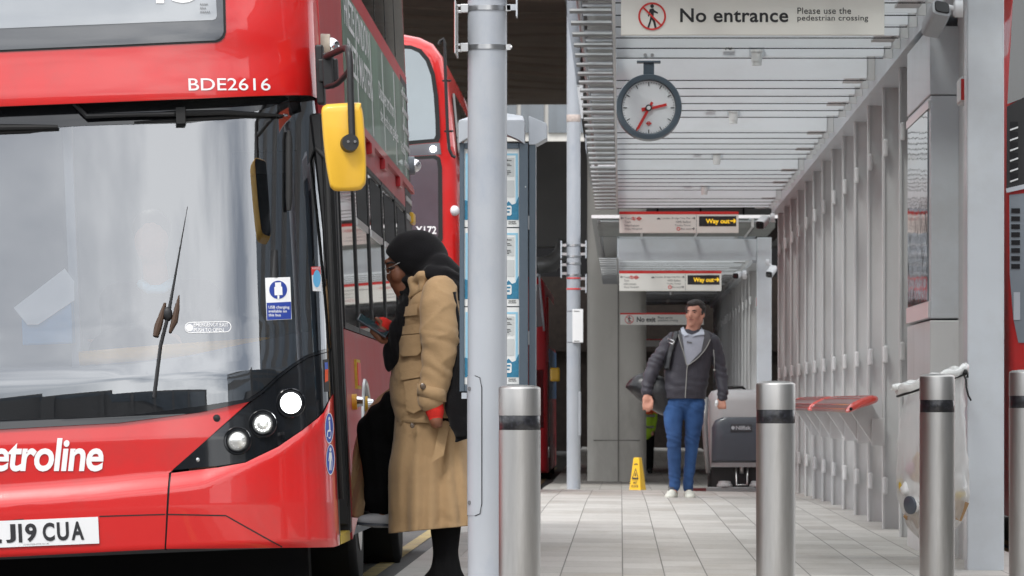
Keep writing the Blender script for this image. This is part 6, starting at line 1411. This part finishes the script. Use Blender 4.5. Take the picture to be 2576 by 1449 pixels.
for pts, rs, sd in (([T(1692, 858, .0), T(1668, 888, -.01), T(1650, 912, -.02), T(1638, 938, -.05), T(1630, 964, -.08), T(1627, 984, -.10)], [.082, .076, .070, .066, .058, .052], 4), ([T(1790, 862, 0), T(1803, 892, .02), T(1810, 922, .03), T(1815, 950, .01), T(1818, 980, -.03), T(1818, 1000, -.05)], [.080, .070, .065, .060, .054, .049], 8)):
    b = B(); b.caps(pts, rs, 18); b.remesh(.012); b.displace(lambda p, n_: .0045 * sin(p.z * 70 + p.x * 45 + 7 * wr(p, 5, sd)) + .008 * wr(p, 8, sd)); b.build('sleeve', m_jacket, jm, smooth=True)
def mpatch(pl_, off, name, mat, par, th=.006, cell=6.):
    b = B(); fillpoly(b.bm, pl_); dice(b, cell, xl=[1660 + cell * i for i in range(30)])
    for v in b.bm.verts: x, y = v.co.x, v.co.y; v.co = T(x, y, man_surf(x, y) - off)
    r = bmesh.ops.extrude_face_region(b.bm, geom=b.bm.faces[:])
    for v in [g for g in r['geom'] if isinstance(g, bmesh.types.BMVert)]: v.co.y -= th
    return b.build(name, mat, par, smooth=True, angle=50)
sh_ = mpatch([(1714, 832), (1740, 842), (1768, 832), (1772, 846), (1764, 886), (1744, 908), (1729, 920), (1722, 892), (1716, 850)], .012, 'polo_shirt', m_polo, mn)
mpatch([(1712, 826), (1719, 822), (1724, 833), (1732, 842), (1722, 846), (1714, 838)], .030, 'shirt_collar', m_polocollar, sh_); mpatch([(1740, 846), (1758, 834), (1765, 824), (1771, 832), (1772, 842), (1764, 842)], .030, 'shirt_collar', m_polocollar, sh_)
mpatch([(1728, 858), (1741, 861), (1740, 864), (1728, 862)], .020, 'chest_print', m_greyletter, sh_)
mpatch([(1704, 834), (1713, 829), (1717, 850), (1722, 890), (1729, 920), (1724, 916), (1714, 880), (1705, 846)], .018, 'hood_edge', m_hood, jm); mpatch([(1770, 830), (1782, 836), (1788, 850), (1778, 872), (1758, 898), (1736, 916), (1730, 920), (1746, 902), (1764, 884), (1771, 850)], .018, 'hood_edge', m_hood, jm)
m_zip = M('zip_grey', (.30, .29, .27), .5)
def mline(pts, wd): # zip line lying on the jacket
    b = B(); b.tube([T(x, y, man_surf(x, y) - .026) for x, y in pts], wd, 6); return b
mline(catmull([(1787., 854), (1776, 876), (1757, 899), (1738, 914), (1729, 922), (1727, 950), (1725, 980), (1724, 1001)], 30), .0042).build('zip', m_zip, jm, smooth=True)
mline(catmull([(1706., 841), (1713, 866), (1721, 890), (1728, 920)], 14), .0038).build('zip', m_zip, jm, smooth=True)
b = B(); b.tube([T(1795, 880, -.125), T(1797, 905, -.12), T(1797, 928, -.11)], .003, 6); b.ball(T(1797, 931, -.115), .010, 8, 6); b.build('drawstring', m_zip, jm, smooth=True)
# man's body
b = B(); fx, fy = -.44, -.898                            # direction the face points
hd = lambda f, s, z, r: b.ball(T(1748, 790) + Vector((fx * f - fy * s, fy * f + fx * s, z)), r, 20, 12)
hd(-.018, 0, .045, (.080, .092, .085)); hd(.028, 0, -.005, (.062, .066, .080)); hd(.046, 0, -.068, (.046, .046, .042)); hd(.066, 0, -.098, (.026, .026, .022)); hd(.0, -.03, -.06, (.05, .05, .05)); hd(.0, .03, -.06, (.05, .05, .05))
hp = lambda f, s, z: T(1748, 790) + Vector((fx * f - fy * s, fy * f + fx * s, z))
b.caps([hp(.085, 0, .02), hp(.104, 0, -.012), hp(.106, 0, -.024)], [.010, .014, .016], 10); b.caps([hp(.072, -.035, .036), hp(.083, 0, .034), hp(.072, .035, .036)], [.012, .013, .012], 10); b.caps([hp(.080, -.02, -.055), hp(.088, 0, -.054), hp(.080, .02, -.055)], [.010, .012, .010], 10)
for s in (-1, 1): b.ball(hp(-.005, s * .082, -.01), (.016, .016, .034), 12, 8); b.ball(hp(.055, s * .038, -.02), .03, 12, 8)
b.caps([T(1747, 806), T(1742, 832), T(1738, 860), T(1728, 930), T(1722, 990)], [.062, .066, .09, .09, .08]); b.caps([T(1735, 850), T(1692, 858), T(1652, 912, -.02), T(1627, 984, -.10), T(1628, 994, -.11)], [.07, .06, .045, .030, .028]); b.caps([T(1740, 850), T(1790, 862), T(1811, 922, .03), T(1818, 1000, -.05), T(1817, 1006, -.055)], [.07, .06, .045, .029, .027])
b.caps([T(1722, 1010), T(1696, 1020), T(1693, 1060, -.05), T(1696, 1100, -.10), T(1696, 1145, -.08), T(1697, 1218, -.06), T(1694, 1240, -.08)], [.08, .07, .065, .045, .042, .034, .03]); b.caps([T(1722, 1010), T(1748, 1020), T(1741, 1106), T(1738, 1150, .04), T(1731, 1228, .06), T(1731, 1245, .04)], [.08, .07, .045, .042, .034, .03])
b.ball(T(1627, 1004, -.115), (.042, .026, .046), 16, 10)
for k in range(4): x = 1619 + 6.5 * k; b.caps([T(x, 1010, -.12), T(x - 1 + k, 1022 + (2, 5, 4, 0)[k], -.135), T(x + k, 1029 + (2, 6, 5, 0)[k], -.125)], [.0125, .0115, .0095], 8)
b.caps([T(1638, 1000, -.12), T(1642, 1010, -.135), T(1641, 1020, -.14)], [.014, .012, .010], 8)
b.ball(T(1817, 1014, -.06), (.036, .032, .040), 16, 10)
for k in range(4): x = 1808 + 5.5 * k; b.caps([T(x, 1018, -.085), T(x, 1026, -.09), T(x, 1027, -.065), T(x, 1020, -.05)], [.0125, .012, .011, .010], 8)
b.caps([T(1806, 1006, -.07), T(1803, 1016, -.09), T(1807, 1023, -.10)], [.014, .012, .010], 8)
b.remesh(.0105, 2); bd_ = b.build('body', m_skinm, mn, smooth=True)
b = B(); b.caps([T(1803, 1010, -.1), T(1802, 1018, -.1)], [.016, .016], 8); tag(b.build('paper_tissue', m_white, smooth=True), 'small white tissue in the left hand of the walking man', 'tissue')
for s in (-1, 1):
    b = B(); b.caps([hp(.088, s * .018, .028), hp(.086, s * .034, .032), hp(.074, s * .05, .026)], [.0045, .005, .0035], 8); b.build('eyebrow', m_hair, bd_, smooth=True)
    b = B(); b.ball(hp(.078, s * .033, .012), (.010, .007, .004), 10, 8); b.build('eye', m_hair, bd_, smooth=True)
b = B(); b.caps([hp(.086, -.024, -.054), hp(.098, 0, -.052), hp(.086, .024, -.054)], [.004, .0055, .004], 8); b.build('lips', M('man_lips', (.30, .10, .08), .5), bd_, smooth=True)
b = B(); hr = lambda f, s, z, r: b.ball(T(1748, 790) + Vector((fx * f - fy * s, fy * f + fx * s, z)), r, 20, 12)
hr(-.032, 0, .056, (.090, .096, .082)); hr(.012, 0, .094, (.068, .068, .036)); hr(-.045, 0, -.0, (.078, .080, .085)); hr(.044, -.02, .098, (.035, .035, .020))
b.caps([hp(-.01, .077, .05), hp(.004, .080, .018), hp(.006, .080, -.006)], [.028, .016, .009], 8); b.caps([hp(-.01, -.077, .05), hp(.004, -.080, .018), hp(.006, -.080, -.006)], [.028, .016, .009], 8)
b.remesh(.009, 2); b.displace(lambda p, n_: .005 * wr(p, 38, 1)); b.build('hair', m_hair, mn, smooth=True)
b = B(); b.caps([T(1722, 990), T(1702, 1018), T(1722, 1012)], [.128, .105, .115], 20)
b.caps([T(1696, 1018), T(1693, 1060, -.05), T(1696, 1100, -.10), T(1696, 1145, -.08), T(1697, 1198, -.06), T(1697, 1223, -.06)], [.104, .088, .067, .063, .054, .052], 20)
b.caps([T(1746, 1018), T(1746, 1060), T(1741, 1106, .0), T(1738, 1150, .04), T(1732, 1204, .06), T(1731, 1228, .06)], [.104, .086, .066, .059, .050, .049], 20); b.remesh(.011)
def jf(p, n_):
    f = .006 * wr(p, 7, 4) + .003 * wr(p, 16, 8)
    for yk, w in ((1104, .07), (1205, .06), (1030, .06)): zz = p.z - T(0, yk).z; f += .004 * math.exp(-(zz / w) ** 2) * sin(zz * 110 + p.x * 60 + 6 * wr(p, 6, 5))
    return f
b.displace(jf); b.build('jeans', m_jeans, mn, smooth=True)
for x0, x1, yb_, dy, tx in ((1675, 1712, 1258, -.12, -4), (1714, 1749, 1259, .04, 2)):
    xm_ = (x0 + x1) / 2; b = B(); zb_ = T(0, yb_, dy).z
    c = T(xm_, yb_, dy)
    b.ball((c.x, c.y + .10, zb_ + .055), (.048, .065, .062)); b.ball((c.x + tx * .004, c.y - .02, zb_ + .05), (.050, .09, .05)); b.ball((c.x + tx * .007, c.y - .11, zb_ + .036), (.054, .075, .038)); b.ball((c.x, c.y + .08, zb_ + .10), (.042, .05, .05))
    b.remesh(.01); so = b.build('shoe', m_shoe, mn, smooth=True)
    b = B(); b.loft([[(c.x + tx * .004 + .058 * math.copysign(abs(cos(t)) ** .8, cos(t)), c.y - .03 + .165 * sin(t), z) for t in (2 * pi * k / 28 for k in range(28))] for z in (zb_ - .004, zb_ + .022)]); b.build('sole', m_white, so, smooth=True, angle=50)
    b = B(); 
    for k in range(4): b.caps([(c.x + tx * .005 - .022, c.y - .05 + .03 * k, zb_ + .088 + .012 * k), (c.x + tx * .005 + .022, c.y - .05 + .03 * k, zb_ + .088 + .012 * k)], [.005, .005], 6)
    b.build('laces', m_hood, so, smooth=True)
# holdall
hl_ = thing('holdall_bag', T(1640, 985, .05), 'black leather holdall hanging from the shoulder of the walking man', 'bag')
b = B(); R5 = catmull([(1574., 970, 5, .02), (1590, 968, 20, .10), (1612, 972, 34, .14), (1640, 985, 44, .16), (1668, 998, 46, .16), (1690, 1010, 40, .13)], 26)
b.loft([[T(x + r * .12 * cos(t), y - r * cos(t), .06 + d * sin(t)) for t in (2 * pi * k / 32 for k in range(32))] for x, y, r, d in R5]); b.displace(lambda p, n_: .012 * wr(p, 7, 2) + .006 * wr(p, 17, 3)); b.build('holdall', m_bag, hl_, smooth=True)
b = B(); sp = catmull([(1700., 834), (1697, 850), (1690, 872), (1683, 895), (1677, 930)], 20)
V0 = [[T(x + dx, y, man_surf(max(1675, x + dx), y) - .030 - .012 * (y > 890)) for dx in (-7, -2.5, 2.5, 7)] for x, y in sp]
b.loft(V0, closed=False); q = b.build('strap', m_bag, hl_, smooth=True); sol = q.modifiers.new('t', 'SOLIDIFY'); sol.thickness = .006
b = B()
for (xa, ya), (xb, yb_) in (((1681, 852), (1696, 858)), ((1696, 858), (1694, 866)), ((1694, 866), (1679, 860)), ((1679, 860), (1681, 852))): b.cyl(T(xa, ya, man_surf(xa, ya) - .045), T(xb, yb_, man_surf(xb, yb_) - .045), .006, n=8)
b.build('buckle', m_inox, hl_, smooth=True)

# ------------------------------------------------------------------ worker in hi-vis behind the pier
Yv = 92.; wk = thing('person', P(1634, 1189, Yv), 'worker in yellow hi-vis coat and dark trousers half hidden behind the concrete pier', 'person')
U = lambda x, y, dy=0.: P(x, y, Yv + dy)
b = B(); b.ball(U(1622, 972), (.08, .095, .115)); b.caps([U(1622, 985), U(1622, 1000), U(1622, 1050), U(1623, 1085)], [.06, .11, .15, .14]); b.caps([U(1622, 1005), U(1642, 1012), U(1644, 1050), U(1640, 1085, -.08)], [.07, .06, .05, .035]); b.caps([U(1622, 1005), U(1604, 1012), U(1602, 1050), U(1603, 1085)], [.07, .06, .05, .035])
b.ball(U(1641, 1092, -.1), (.035, .035, .04)); b.caps([U(1616, 1085), U(1615, 1180)], [.09, .05]); b.caps([U(1632, 1085), U(1634, 1180)], [.09, .05]); b.remesh(.02).build('body', m_skinm, wk, smooth=True)
b = B(); b.caps([U(1622, 1002), U(1622, 1050), U(1623, 1086)], [.15, .18, .17]); b.caps([U(1622, 1005), U(1642, 1014), U(1645, 1052), U(1642, 1078, -.06)], [.09, .08, .068, .055]); b.caps([U(1622, 1005), U(1604, 1014), U(1602, 1050), U(1603, 1078)], [.09, .08, .068, .055]); b.remesh(.02); hv = b.build('hi_vis_coat', m_hivis, wk, smooth=True)
b = B()
for y, mm in ((1074, 0), (1046, 0)): b.lathe(U(1623, y), [(.185, -.02), (.19, 0), (.185, .02)], 28)
b.build('reflective_band', m_inox, hv, smooth=True)
b = B(); b.caps([U(1622, 1003), U(1622, 1034)], [.165, .185], 16); b.caps([U(1640, 1010), U(1645, 1034)], [.092, .082], 12); b.build('orange_yoke', m_orange, hv, smooth=True)
b = B(); b.caps([U(1616, 1080), U(1615, 1130), U(1614, 1178)], [.11, .085, .07]); b.caps([U(1632, 1080), U(1634, 1130), U(1634, 1178)], [.11, .085, .07]); b.remesh(.02).build('trousers', m_trouser, wk, smooth=True)
for x in (1614, 1635):
    b = B(); b.ball(U(x, 1184, -.06), (.05, .12, .05)); b.build('shoe', m_rubber, wk, smooth=True)
b = B(); b.ball(U(1622, 968, .01), (.088, .10, .10)); b.build('hair', m_hair, wk, smooth=True)
